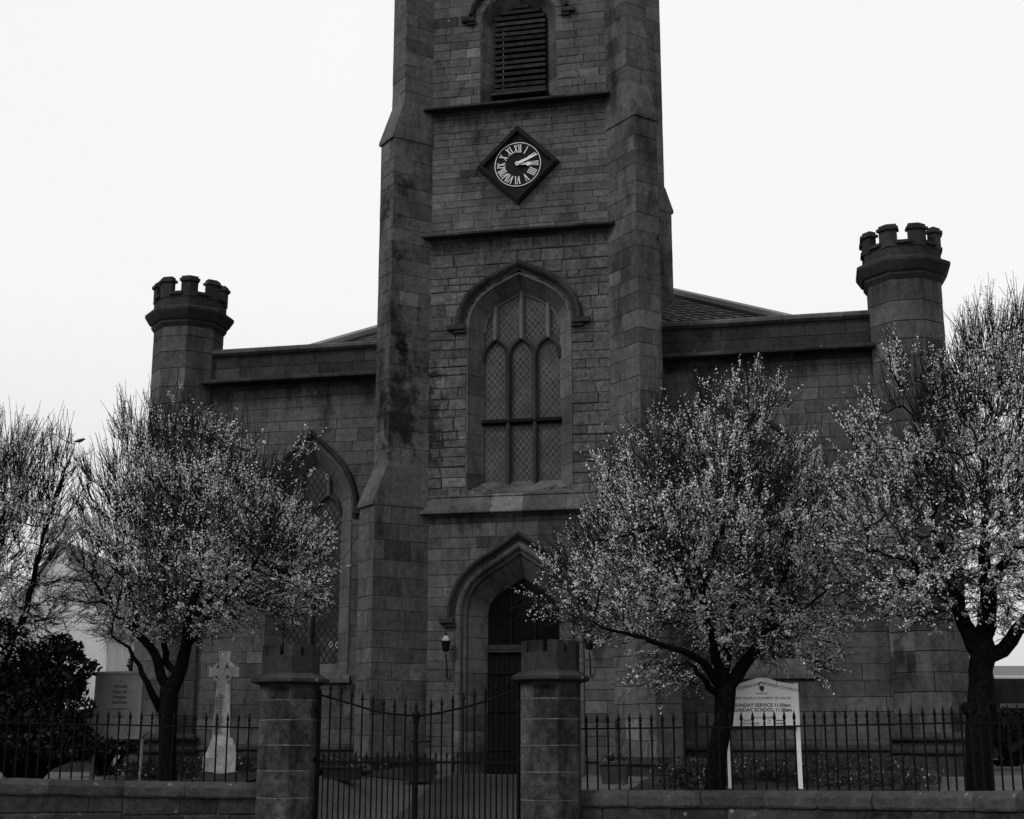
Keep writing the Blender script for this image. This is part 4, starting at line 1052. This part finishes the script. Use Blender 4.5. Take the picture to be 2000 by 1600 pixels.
# ------------------------------------------------------------------ beds, rocks, flowers
def bed(name, pts, mat, dz=.05):
    m = MB(); m.poly([(p[0], p[1], p[2]+dz) for p in pts]); return m.build(name, mat)
beds = [(2.95, 7.4, -6.9, .85), (-6.3, -3.5, -6.2, .85), (-3.45, -1.7, -1.7, -.02)]
for k, (s0, s1, d0, d1) in enumerate(beds):
    V = []; Fc = []; NX, NY = 24, 10
    for i in range(NX+1):
        for j in range(NY+1):
            s_ = s0+(s1-s0)*i/NX; d_ = d0+(d1-d0)*j/NY; q = l2w(s_, d_)
            V.append((q.x, q.y, height(q.x, q.y)+(.02 if j == 0 else .03+.16*j/NY+rnd.uniform(-.02, .02))))
    for i in range(NX):
        for j in range(NY): a = i*(NY+1)+j; Fc.append((a, a+NY+1, a+NY+2, a+1))
    me = bpy.data.meshes.new('flower_bed'); me.from_pydata(V, [], Fc); me.update(); tag(obj_from_mesh('flower_bed', me, M['soil']), kind='structure')
CROSS = at(431, 1450, 25.0)
def patch(name, n, area, mat, smin, smax, hmax, flower=.03, seed=1, lo=.4, fl=9):
    q = MB(); rr = random.Random(seed); s0, s1, d0, d1 = area
    clumps = [(rr.uniform(s0, s1), rr.uniform(d0, d1), rr.uniform(.12, .35), rr.uniform(.4, 1)*hmax) for _ in range(int((s1-s0)*(d1-d0)*4))]
    for k in range(n):
        c_ = rr.choice(clumps); s_ = c_[0]+rr.gauss(0, c_[2]*.6); d_ = c_[1]+rr.gauss(0, c_[2]*.6); p_ = l2w(s_, d_)
        if abs(p_.x-CROSS.x) < .55 and p_.y < CROSS.y+.2 and p_.y > CROSS.y-1.2: continue
        if p_.y < 21.5 and -.2 < (p_.x-at(1492, 1450, 21.2).x)+.75 < 1.5: continue
        z_ = height(p_.x, p_.y)+.1+rr.random()*c_[3]
        c3 = Vector((p_.x, p_.y, z_)); d1_ = Vector((rr.gauss(0, .7), rr.gauss(0, .7), rr.gauss(0, 1)+.3)).normalized(); d2_ = d1_.orthogonal().normalized(); sz = rr.uniform(smin, smax)
        f_ = rr.random() < flower
        if f_: sz = rr.uniform(.016, .026); q.poly([c3+d1_*sz, c3+d2_*sz, c3-d1_*sz, c3-d2_*sz], fl)
        else: q.poly([c3+d1_*sz*1.8, c3+d2_*sz*.5, c3-d1_*sz*1.8, c3-d2_*sz*.5], rr.uniform(lo, 1.6))
    return tag(q.build(name, mat), kind='stuff')
tag(patch('bed_plants', 34000, (3.2, 7.3, -6.6, .6), M['bedplant'], .012, .034, .30, .03, 11), 'low dark plants with small white flowers below the right wing', 'plants')
tag(patch('wall_plants', 3000, (-3.4, -1.9, -1.6, -.3), M['bedplant'], .012, .03, .24, .04, 14), 'small plants and flowers below the left tower buttress', 'plants')
tag(patch('border_plants', 22000, (-6.2, -3.6, -5.8, .6), M['bedplant'], .012, .03, .24, .03, 12), 'low dark plants and small flowers below the left wing', 'plants')
q = MB(); rr = random.Random(31)
for k in range(2600):
    s_, d_ = rr.uniform(-6, 7), rr.uniform(-6.6, -.4); p_ = l2w(s_, d_)
    if p_.y < wallY(p_.x)+.4: continue
    z_ = height(p_.x, p_.y)+.03; r_ = rr.uniform(.008, .02); a = rr.uniform(0, 6.28)
    q.poly([(p_.x+r_*math.cos(a+b), p_.y+r_*math.sin(a+b), z_) for b in (0, 1.6, 3.1, 4.6)], rr.uniform(.2, .8))
tag(q.build('fallen_petals', M['blossom']), 'pale petals fallen on the gravel and path', 'petals', kind='stuff')
def rock_row(line, labels, grp, rmin, rmax):
    for k, ((s_, d_), lb) in enumerate(zip(line, labels)):
        q = l2w(s_, d_); r_ = rnd.uniform(rmin, rmax)
        o = rock('edging_rock', None, M['rock'], (q.x, q.y, height(q.x, q.y)+r_*.28+.10), (r_*1.5, r_*.9, r_*.75), 100+k, 3)
        o.rotation_euler = (0, 0, rnd.uniform(-.5, .2)); tag(o, lb, 'rock', grp)
n = 14
rock_row([(3.35+(k%7)*.62+(.3 if k > 6 else 0), (-2.7 if k < 7 else -4.3)+rnd.uniform(-.12, .12)) for k in range(n)], ['rough dark rock edging the flower bed below the right wing']*n, 'rocks edging the right bed', .12, .19)
n = 7
rock_row([(-5.9+k*.56, -1.95+rnd.uniform(-.12, .12)) for k in range(n)], ['rough dark rock edging the border near the memorial cross']*n, 'rocks edging the left border', .10, .18)

# ------------------------------------------------------------------ far buildings and boundary at either side
def farbox(name, px0, px1, pyb, pyt, Y, depth, mat, label, cat, roof=None):
    a = at(px0, pyb, Y); b = at(px1, pyt, Y); e = empty(name, ((a.x+b.x)/2, Y, 0), 0, label, cat); w_ = (b.x-a.x)/2
    return e, w_, a.z, b.z
Y = 48; a = at(197, 1450, Y); zE = at(197, 1232, Y).z; zR = at(90, 1064, Y).z
e = empty('gabled_house', (a.x, Y, 0), 0, 'pale rendered house gable far behind the left trees', 'house')
wG = 214/2787*Y
m = MB(); m.ext([(0, 1.0), (0, zE), (-wG/2, zR), (-wG, zE), (-wG, 1.0)], 0, 9); m.build('wall', M['render'], e)
m = MB()
for s_ in (0, 1):
    x0_, x1_ = (.2, -wG/2) if s_ == 0 else (-wG-.2, -wG/2); V = [(x0_, -.15, zE-.12), (x0_, 9.15, zE-.12), (x1_, 9.15, zR+.05), (x1_, -.15, zR+.05)]
    m.mesh(V+[(x, y, z+.14) for x, y, z in V], [(0, 1, 2, 3), (4, 5, 6, 7), (0, 1, 5, 4), (1, 2, 6, 5), (2, 3, 7, 6), (3, 0, 4, 7)], 2.2)
m.build('roof', M['slate'], e)
Y = 31; p0 = at(-120, 1400, Y); p1 = at(182, 1397, Y)
e = empty('garden_wall', (p0.x, Y, 0), 0, 'dark low stone wall before the pale house, behind the bush', 'wall')
m = MB(); bk = MB(); panel(m, bk, (0, 0), (1, 0), (0, -1), 0, p1.x-p0.x+.5, .9, p1.z, (.2, .3), (.4, .8)); m.build('wall_face', M['wallstone'], e); bk.build('core', M['mortar'], e)
m = MB(); m.box((-.1, -.08, p1.z), (p1.x-p0.x+.55, .35, p1.z+.12), 1, .02); m.build('coping', M['coping'], e)
# right: rear wall, low building roof, hedge
Y = 36; p0 = at(1890, 1380, Y); p1 = at(2160, 1326, Y)
e = empty('outbuilding', (p0.x, Y, 0), 0, 'dark low outbuilding beyond the drive at the right edge', 'outbuilding')
m = MB(); m.box((0, 0, 1.2), (p1.x-p0.x+1.5, 4, p1.z)); m.build('wall', M['farstone'], e)
m = MB(); m.prism([(-.35, at(1900, 1384, Y).z), (-.3, at(1900, 1376, Y).z), (0, at(1900, 1374, Y).z), (0, at(1900, 1384, Y).z)], 0, 6, 1); m.build('ledge', M['dressed'], e)
Y = 60; q0 = at(1935, 1326, Y); q1 = at(1975, 1298, Y)
e = empty('distant_cottage', (q0.x, Y, 0), 0, 'small distant slate roof with pale verge at the right edge', 'cottage')
m = MB(); m.box((.3, 0.3, 1.5), (6, 6, q0.z+.15)); m.build('wall', M['render'], e)
m = MB(); m.mesh([(0, 0, q0.z), (6.3, 0, q0.z), (6.3, 3, q1.z+.1), (1.0, 3, q1.z+.1), (0, 6.3, q0.z), (6.3, 6.3, q0.z)], [(0, 1, 2, 3), (4, 3, 2, 5), (0, 3, 4)], 2.0); m.build('roof', M['slate'], e)
m = MB(); m.tube([(0, 0, q0.z+.05), (1.0, 3, q1.z+.15)], .10, 6); m.build('verge', M['white'], e)

def leaves(mb_, centers, size, rs, tones, aspect=1.8, up=.0):
    n = len(centers); d = rs.normal(size=(n, 3)); d[:, 2] += up; d /= np.linalg.norm(d, axis=1)[:, None]
    e_ = rs.normal(size=(n, 3)); c_ = np.cross(d, e_); c_ /= np.linalg.norm(c_, axis=1)[:, None]
    s_ = size[:, None]; V = np.stack([centers+d*s_*aspect*.5, centers+c_*s_*.5, centers-d*s_*aspect*.5, centers-c_*s_*.5], 1).reshape(-1, 3)
    b0 = len(mb_.v); mb_.v += [tuple(p) for p in V.tolist()]
    mb_.f += [(b0+4*i, b0+4*i+1, b0+4*i+2, b0+4*i+3) for i in range(n)]; mb_.t += tones.tolist()
def bush(name, lobes, Y0, n, size, mat, seed, label, cat, yr=1.0, floor=1.0):
    """lobes in metres: (x, y, z, rx, ry, rz)"""
    rs = np.random.default_rng(seed); mbx = MB(); pts = []
    base = lobes[0]; e = empty(name, (base[0], base[1], floor), 0, label, cat)
    for lb in lobes:
        k = int(n*lb[3]*lb[5]/sum(q[3]*q[5] for q in lobes)); d = rs.normal(size=(k, 3)); d /= np.linalg.norm(d, axis=1)[:, None]
        rad = rs.uniform(.55, 1.0, k)**.5*(1+.22*np.sin(d[:, 0]*5+lb[0]*3)*np.sin(d[:, 2]*6+1)+.10*np.sin(d[:, 0]*13)*np.sin(d[:, 2]*11+d[:, 1]*9))
        pts.append(np.array(lb[:3])+d*rad[:, None]*np.array(lb[3:6]))
    P = np.concatenate(pts); P = P[P[:, 2] > floor-.05]; P -= np.array([base[0], base[1], floor])
    leaves(mbx, P, rs.uniform(size[0], size[1], len(P)), rs, rs.uniform(.5, 1.7, len(P))); mbx.build('foliage', mat, e)
    m = MB(); rr = random.Random(seed)
    for lb in lobes:
        c_ = Vector(lb[:3])-Vector((base[0], base[1], floor))
        for k in range(14):
            d_ = Vector((rr.gauss(0, 1)*lb[3], rr.gauss(0, 1)*lb[4], rr.gauss(0, .8)*lb[5]))*.5; m.tube([(rr.uniform(-.2, .2), rr.uniform(-.2, .2), 0), c_*.5+d_*.3, c_+d_], [.03, .018, .006], 5)
    m.build('stem', M['bark'], e); return e
def W(px, py, Y, rx, ry, rd=None):                    # picture ellipse -> metres at depth Y
    p = at(px, py, Y); k = Y/2787; return (p.x, p.y, p.z, rx*k, (rd if rd else rx*k*.8), ry*k)
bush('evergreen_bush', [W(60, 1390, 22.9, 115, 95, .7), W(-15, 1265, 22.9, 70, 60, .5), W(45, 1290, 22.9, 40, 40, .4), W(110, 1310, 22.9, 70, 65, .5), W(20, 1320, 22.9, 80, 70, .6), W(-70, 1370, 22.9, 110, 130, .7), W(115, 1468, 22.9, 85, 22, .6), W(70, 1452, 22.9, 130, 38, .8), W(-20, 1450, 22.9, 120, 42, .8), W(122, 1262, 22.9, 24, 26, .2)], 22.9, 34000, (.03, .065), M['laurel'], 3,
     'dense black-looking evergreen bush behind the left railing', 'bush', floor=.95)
bush('clipped_hedge', [W(1960, 1420, 32, 60, 34, .5), W(2050, 1415, 32, 70, 38, .5), W(2130, 1410, 32, 70, 38, .5)], 32, 9000, (.03, .07), M['hedge'], 4, 'dark hedge behind the drive at the right edge', 'hedge', floor=1.1)
bush('low_shrub', [W(215, 1452, 27, 60, 26, .4), W(160, 1450, 27, 60, 30, .4)], 27, 6000, (.025, .05), M['laurel'], 5, 'low dark shrub under the grey notice case', 'shrub', floor=1.0)
bush('corner_shrub', [W(262, 1300, 33, 10, 30, .3), W(262, 1360, 33, 14, 50, .3)], 33, 1800, (.03, .06), M['hedge'], 6, 'slim grey shrub beyond the left turret corner', 'shrub', floor=1.0)

# ------------------------------------------------------------------ blossom trees
def tree(name, label, Y, base, limbs, lobes, seed, depth, nattr=1500, nflower=26000, nshoot=1500, fdens=1.0, bare=None, trunk_r=.18, extra=None):
    rs = np.random.default_rng(seed); rr = random.Random(seed)
    o = at(base[0], base[1], Y); e = empty(name, o, 0, label, 'tree', 'blossom trees behind the railings')
    nodes = []; par = []; fix = {}
    def add(p, pa, r_=0):
        nodes.append(p); par.append(pa); 
        if r_: fix[len(nodes)-1] = r_
        return len(nodes)-1
    for li, limb in enumerate(limbs):
        # limb: [(px,py,dy,r)...]; first point may join the nearest earlier node
        pts = [at(px, py, Y)+Vector((0, dy, 0)) for px, py, dy, r_ in limb]; rad = [q[3] for q in limb]
        if li == 0: cur = add(pts[0], -1, rad[0])
        else:
            cur = min(range(len(nodes)), key=lambda i: (nodes[i]-pts[0]).length)
        last = nodes[cur]
        k0 = 1 if (li == 0 or (pts[0]-last).length < .12) else 0
        for k in range(k0, len(pts)):
            L = (pts[k]-last).length; n_ = max(1, int(L/.14)); r0 = fix.get(cur, rad[max(0, k-1)]); r0 = min(r0, rad[max(0, k-1)]); a = last.copy()
            for q in range(1, n_+1):
                f_ = q/n_; w_ = (.035*math.sin(q*1.1+k*2+li)+.02*math.sin(q*2.9+li*3))*(.25 if li == 0 else (.5 if rad[k] > .07 else 1))
                cur = add(a.lerp(pts[k], f_)+Vector((w_, -w_, 0)), cur, r0+(rad[k]-r0)*f_)
            last = pts[k]
    # attractors in the crown
    lob = [W(px, py, Y, rx, ry, None) for px, py, rx, ry in lobes]; lob = [(a[0], a[1]+rr.uniform(-.2, .2), a[2], a[3], min(depth, max(a[3], .35)), a[5]) for a in lob]
    tot = sum(a[3]*a[4]*a[5] for a in lob); at_ = []
    for a in lob:
        k = max(14, int(nattr*a[3]*a[4]*a[5]/tot)); d = rs.normal(size=(k, 3)); d /= np.linalg.norm(d, axis=1)[:, None]; rad = rs.uniform(.15, 1, k)**.45
        at_.append(np.array(a[:3])+d*rad[:, None]*np.array(a[3:6]))
    at_ = np.concatenate(at_); alive = [Vector(p) for p in at_]; step = .09
    for it in range(110):
        kd = KDTree(len(nodes)); 
        for i, p in enumerate(nodes): kd.insert(p, i)
        kd.balance(); pull = {}; keep = []
        for p in alive:
            co, i, dd = kd.find(p)
            if dd < .11: continue
            keep.append(p)
            if dd < 2.5 and not (fix.get(i, 0) > trunk_r*.75): pull.setdefault(i, Vector()); pull[i] += (p-co).normalized()
        if not pull: break
        alive = keep; new = 0
        for i, v in pull.items():
            if v.length < 1e-3: continue
            d = (v.normalized()+Vector((rr.gauss(0, .22), rr.gauss(0, .22), rr.gauss(0, .16)+.08))).normalized()
            add(nodes[i]+d*step, i); new += 1
        if not new or len(nodes) > 14000: break
    N = len(nodes); kids = [[] for _ in range(N)]
    for i, p in enumerate(par):
        if p >= 0: kids[p].append(i)
    rad = [0.0]*N
    for i in range(N-1, -1, -1):
        if not kids[i]: rad[i] = .0055
        else: rad[i] = sum(rad[k]**2.5 for k in kids[i])**(1/2.5)
        rad[i] = min(rad[i], .05)
    for i, r_ in fix.items(): rad[i] = max(r_, min(rad[i], r_*1.15))
    trunk, brs = MB(), MB(); done = [False]*N
    starts = [0]
    while starts:
        s_ = starts.pop(); chain = [s_]
        if par[s_] >= 0: chain = [par[s_], s_]
        c_ = s_
        while kids[c_]:
            ks = sorted(kids[c_], key=lambda k: -rad[k]); starts += ks[1:]; c_ = ks[0]; chain.append(c_)
        if len(chain) < 2: continue
        rr_ = [rad[k] for k in chain]
        if par[s_] >= 0: rr_[0] = rr_[1]
        big = rr_[min(1, len(rr_)-1)] > .045; pts = [nodes[k]-o for k in chain]
        (trunk if big else brs).tube(pts, rr_, 10 if big else (5 if rr_[0] > .012 else 3), cap=False)
    if extra:
        for (px, py, dy, rx, rz) in extra:               # burrs on the trunk
            c0 = at(px, py, Y)-o+Vector((0, dy, 0)); n_ = 8; V = []
            pr = [(math.sin(math.pi*j/7), -math.cos(math.pi*j/7)) for j in range(8)]
            for s1_, c1_ in pr:
                for k in range(10):
                    q = 1+rr.uniform(-.15, .15); V.append((c0.x+rx*s1_*math.cos(k*math.pi/5)*q+.001, c0.y+rx*s1_*math.sin(k*math.pi/5)*q, c0.z+rz*c1_))
            trunk.mesh(V, [(j*10+k, j*10+(k+1) % 10, (j+1)*10+(k+1) % 10, (j+1)*10+k) for j in range(7) for k in range(10)])
    trunk.build('trunk', M['bark'], e, smooth=True)
    # straight shoots from the thin wood
    thin = [i for i in range(N) if rad[i] < .014 and i not in fix]
    cen = Vector(np.mean(at_, axis=0)); sh = []
    for k in range(nshoot):
        i = rr.choice(thin); p = nodes[i]; pd = (p-nodes[par[i]]).normalized(); out = (p-cen); out.z *= .6; out = out.normalized() if out.length > 0 else Vector((0, 0, 1))
        up = 1.15 if p.z > cen.z-.5 else .35
        d = (pd*.5+out*.5+Vector((rr.gauss(0, .25), rr.gauss(0, .25), up+rr.gauss(0, .2)))).normalized(); L = rr.uniform(.14, .50)*(1.25 if p.z > cen.z+.6 else 1)
        a = p-o; b = a+d*L*.5+Vector((rr.gauss(0, .015), 0, 0)); c2 = a+d*L+Vector((rr.gauss(0, .03), rr.gauss(0, .03), rr.gauss(.02, .03)))
        brs.tube([a, b, c2], [.006, .0045, .003], 3, cap=False); sh.append((a, b, c2))
    # long bare whips standing out of the top
    if bare:
        for (px, py, n_, ln, lean) in bare:
            for k in range(n_):
                a = at(px+rr.gauss(0, 22), py+rr.gauss(0, 18), Y)-o+Vector((0, rr.uniform(-.5, .5), 0)); L = ln*rr.uniform(.45, 1.1)
                d = Vector((lean+rr.gauss(0, .16), rr.gauss(0, .12), 1)).normalized(); mid = a+d*L*.5+Vector((rr.gauss(0, .02), 0, 0)); c2 = a+d*L+Vector((lean*.06+rr.gauss(0, .02), 0, 0))
                brs.tube([a-d*.3, a, mid, c2], [.007, .006, .0045, .002], 3, cap=False)
                # buds and short spurs up the whip
                for j in range(int(L/.05)):
                    q = a+(c2-a)*((j+rr.random())/(L/.05)); s2 = Vector((rr.gauss(0, 1), rr.gauss(0, 1), .8)).normalized()*.022; brs.tube([q, q+s2], [.004, .001], 3, cap=False)
                if rr.random() < .5: sh.append((a, mid, a.lerp(mid, .6)))
    brs.build('branches', M['twig'], e)
    # blossom and young leaf sprays along the shoots and thin wood
    f = lambda P: np.sin(P[:, 0]*4.1+seed)+np.sin(P[:, 2]*4.7+P[:, 0]*1.3)+np.sin(P[:, 1]*3.9+P[:, 2]*2.1+seed*2)
    cl = []; S = [(np.array(a), np.array(b), np.array(c2)) for a, b, c2 in sh]; on = np.array(o)
    A0 = np.array([s_[0] for s_ in S]); C0 = np.array([s_[2] for s_ in S])
    thinP = np.array([nodes[i]-o for i in thin if rad[i] < .009])
    m1 = int(nflower*.16); Pm = (A0+C0)/2+on
    dens = f(Pm)+.9*np.sin(Pm[:, 0]*8.3+seed)*np.sin(Pm[:, 2]*7.1); shell = np.linalg.norm((Pm-np.array(cen))/np.array([2.2, 1.8, 2.2]), axis=1)
    pr = 1/(1+np.exp(-(dens*2.6+(shell-.60)*3.0))); pr = (.05+pr).astype(np.float64); pr /= pr.sum()
    want = int(nflower*.86/9); idx = rs.choice(len(S), size=want, p=pr); cnt = rs.integers(5, 14, want)
    ii = np.repeat(idx, cnt); t_ = np.repeat(rs.uniform(.2, .8, want), cnt)+rs.normal(size=len(ii))*.17; t_ = np.clip(t_, .02, 1.04)[:, None]
    big = A0[ii]*(1-t_)+C0[ii]*t_+rs.normal(size=(len(ii), 3))*.017
    P2 = thinP[rs.integers(0, len(thinP), m1)]+rs.normal(size=(m1, 3))*.025; big = np.concatenate([big, P2])
    if len(big) > nflower: big = big[rs.permutation(len(big))[:nflower]]
    bl = MB(); tn = np.clip(rs.normal(.9, .32, len(big)), .2, 1.25); leaves(bl, big, rs.uniform(.016, .031, len(big)), rs, tn, 1.3)
    bl.build('blossom', M['blossom'], e)
    return e

tree('blossom_tree', 'wide blossom tree with forked trunk between the left sign and the stone cross', 22.9, (325, 1525),
     [[(327, 1525, 0, .15), (328, 1470, 0, .135), (327, 1400, 0, .15), (330, 1350, 0, .155)],
      [(330, 1352, 0, .10), (318, 1325, 0, .085), (298, 1275, .1, .072), (264, 1235, .1, .058), (258, 1180, .2, .04), (232, 1110, .2, .022), (222, 1020, .2, .012)],
      [(330, 1352, 0, .12), (348, 1322, 0, .11), (362, 1265, 0, .095), (374, 1210, -.1, .08), (388, 1150, -.1, .055), (400, 1070, -.2, .03), (398, 980, -.2, .015)],
      [(320, 1395, 0, .075), (302, 1372, 0, .065), (292, 1335, -.2, .05), (284, 1302, -.3, .038), (262, 1268, -.4, .028), (232, 1248, -.5, .012)],
      [(340, 1335, 0, .06), (312, 1290, .3, .06), (312, 1220, .5, .042), (298, 1130, .7, .025), (290, 1040, .8, .013)],
      [(362, 1262, 0, .06), (392, 1235, -.2, .05), (446, 1180, -.4, .032), (505, 1120, -.6, .02), (545, 1050, -.7, .011)],
      [(374, 1208, 0, .045), (425, 1140, .5, .03), (455, 1050, .6, .018), (475, 960, .6, .010)],
      [(264, 1232, 0, .04), (215, 1190, -.1, .03), (175, 1110, -.2, .02)]],
     [(395, 1070, 225, 185), (370, 930, 140, 105), (520, 985, 78, 80), (235, 1040, 105, 170), (560, 1130, 95, 110), (225, 1180, 90, 85), (370, 1205, 110, 60), (585, 890, 14, 30), (620, 1140, 40, 35), (270, 880, 60, 90)],
     21, 1.7, 3200, 56000, 8000, bare=[(215, 900, 10, .55, -.2), (255, 870, 18, .6, -.15), (300, 830, 22, .6, -.08), (345, 800, 20, .55, 0), (160, 960, 8, .5, -.3), (440, 830, 14, .5, .08), (500, 880, 8, .4, .1), (590, 930, 7, .4, .3), (640, 1040, 7, .4, .6), (560, 900, 6, .45, .1)], trunk_r=.2)
tree('blossom_tree', 'large blossom tree in front of the white service times sign', 20.85, (1408, 1545),
     [[(1396, 1550, 0, .165), (1401, 1480, 0, .145), (1412, 1410, 0, .145), (1416, 1350, 0, .165)],
      [(1415, 1352, 0, .12), (1440, 1320, 0, .11), (1468, 1275, 0, .09), (1498, 1235, .1, .07), (1518, 1170, .2, .042), (1545, 1090, .3, .022), (1560, 1000, .3, .011)],
      [(1408, 1345, 0, .085), (1385, 1312, -.2, .065), (1345, 1285, -.4, .052), (1300, 1268, -.6, .042), (1230, 1250, -.8, .028), (1165, 1238, -1.0, .015), (1110, 1205, -1.1, .008)],
      [(1408, 1340, 0, .11), (1398, 1285, 0, .09), (1386, 1215, .1, .065), (1376, 1130, .2, .04), (1350, 1030, .3, .02), (1325, 930, .4, .010)],
      [(1415, 1330, 0, .09), (1428, 1260, .3, .075), (1446, 1180, .4, .05), (1450, 1080, .4, .03), (1466, 950, .3, .016), (1476, 800, .3, .009)],
      [(1386, 1213, 0, .04), (1345, 1150, -.5, .028), (1290, 1060, -.7, .016), (1255, 960, -.8, .009)],
      [(1372, 1130, 0, .045), (1400, 1040, -.5, .035), (1420, 920, -.5, .02)],
      [(1395, 1352, 0, .06), (1370, 1325, -.4, .035), (1330, 1300, -.7, .018), (1285, 1310, -.9, .009)],
      [(1498, 1233, 0, .04), (1555, 1195, -.3, .022), (1610, 1150, -.5, .012), (1650, 1140, -.5, .007)]],
     [(1385, 1060, 245, 170), (1400, 930, 155, 110), (1270, 900, 60, 70), (1205, 950, 45, 70), (1145, 1120, 95, 90), (1090, 1170, 50, 60), (1160, 1235, 45, 22), (1210, 1180, 130, 85), (1560, 1050, 110, 200), (1480, 790, 70, 60), (1478, 735, 14, 35), (1290, 800, 26, 45), (1375, 800, 28, 40), (1290, 1318, 70, 38), (1450, 1235, 130, 70), (1560, 1230, 90, 90), (1620, 1150, 60, 120)],
     33, 1.8, 3600, 68000, 10000, bare=[(1400, 815, 7, .4, 0), (1285, 830, 9, .5, -.05), (1478, 750, 9, .4, 0), (1560, 860, 8, .45, .1), (1175, 930, 7, .4, -.25), (1610, 930, 8, .5, .15), (1100, 1110, 7, .4, -.6), (1340, 850, 6, .5, 0)], trunk_r=.2)
tree('blossom_tree', 'tall blossom tree with thick burred trunk at the right, before the right turret', 18.6, (1915, 1560),
     [[(1914, 1570, 0, .19), (1914, 1480, 0, .172), (1914, 1400, 0, .19), (1917, 1310, 0, .155), (1920, 1265, 0, .175)],
      [(1912, 1280, 0, .13), (1893, 1232, 0, .11), (1868, 1200, -.1, .095), (1835, 1172, -.3, .075), (1790, 1145, -.5, .035), (1745, 1100, -.6, .018), (1715, 1030, -.7, .010)],
      [(1893, 1232, 0, .08), (1868, 1150, .2, .065), (1850, 1080, .3, .055), (1838, 980, .4, .03), (1812, 860, .4, .016), (1775, 740, .4, .008)],
      [(1922, 1262, 0, .14), (1926, 1200, 0, .12), (1936, 1140, .1, .10), (1927, 1050, .1, .06), (1935, 920, .2, .034), (1938, 780, .2, .016), (1928, 640, .2, .008)],
      [(1932, 1290, 0, .11), (1955, 1270, 0, .10), (1985, 1232, -.1, .09), (2030, 1180, -.2, .07), (2080, 1100, -.2, .05), (2110, 980, -.2, .03)],
      [(1926, 1198, 0, .06), (1900, 1110, -.5, .04), (1892, 1000, -.6, .02), (1884, 880, -.6, .010)],
      [(1936, 1140, 0, .06), (1985, 1060, -.3, .045), (2010, 940, -.4, .03), (2010, 780, -.4, .015)]],
     [(1850, 1020, 160, 165), (1950, 880, 170, 230), (1720, 1010, 95, 150), (1800, 1165, 130, 65), (1975, 1120, 110, 130), (1745, 730, 28, 60), (1695, 860, 50, 60), (1830, 800, 50, 100), (2080, 950, 120, 280), (1950, 680, 80, 80), (1690, 1130, 50, 50)],
     44, 1.5, 3200, 64000, 9500, bare=[(1860, 700, 12, .45, 0), (1900, 680, 20, .55, 0), (1935, 650, 26, .5, 0), (1975, 680, 26, .6, .02), (2010, 680, 14, .6, .05), (1880, 760, 18, .5, -.02), (1735, 720, 7, .45, -.1), (1680, 830, 7, .4, -.2), (1790, 740, 7, .5, 0), (1650, 980, 6, .4, -.5)], trunk_r=.22,
     extra=[(1893, 1385, -.05, .13, .10), (1930, 1378, -.1, .12, .09), (1935, 1400, .0, .12, .09)])
tree('blossom_tree', 'thin twiggy tree at the left edge above the dark evergreen bush', 22.6, (-28, 1520),
     [[(-28, 1520, 0, .16), (-26, 1420, 0, .15), (-20, 1340, 0, .15)],
      [(-18, 1345, 0, .09), (10, 1290, 0, .08), (40, 1220, 0, .06), (62, 1140, .1, .045), (80, 1040, .1, .03), (120, 930, .1, .015)],
      [(-20, 1345, 0, .10), (-20, 1250, 0, .08), (-8, 1150, 0, .06), (0, 1020, .1, .04), (10, 880, .1, .02)],
      [(-22, 1350, 0, .08), (-60, 1270, 0, .07), (-100, 1150, 0, .05), (-120, 1000, 0, .03)],
      [(80, 1040, .1, .02), (112, 960, 0, .012), (138, 905, -.05, .008), (153, 868, -.1, .006)],
      [(40, 1220, 0, .03), (80, 1215, -.2, .02), (120, 1210, -.3, .012)]],
     [(10, 1060, 140, 190), (70, 930, 75, 110), (20, 1210, 110, 80), (-60, 950, 120, 170), (105, 1120, 45, 90), (-90, 1130, 120, 150)],
     55, 1.4, 2200, 42000, 5200, bare=[(30, 900, 26, .75, .05), (80, 900, 18, .6, .15), (-10, 880, 20, .7, 0), (110, 960, 12, .5, .3), (145, 960, 6, .4, .3)], trunk_r=.16)
# little bird on a twig of the left tree
p = at(155, 862, 22.5); e = empty('bird', p, R(30), 'small dark bird perched on a twig at the left tree', 'bird')
m = MB(); m.tube([(-.10, 0, -.02), (-.05, 0, -.005), (0, 0, .005), (.04, 0, .025), (.06, 0, .04), (.078, 0, .045), (.098, 0, .04)], [.006, .018, .032, .028, .020, .016, .002], 10); m.tube([(0, .01, -.02), (0, .012, -.06)], .003, 4); m.tube([(0, -.01, -.02), (0, -.012, -.06)], .003, 4)
m.build('body', M['feather'], e, smooth=True)
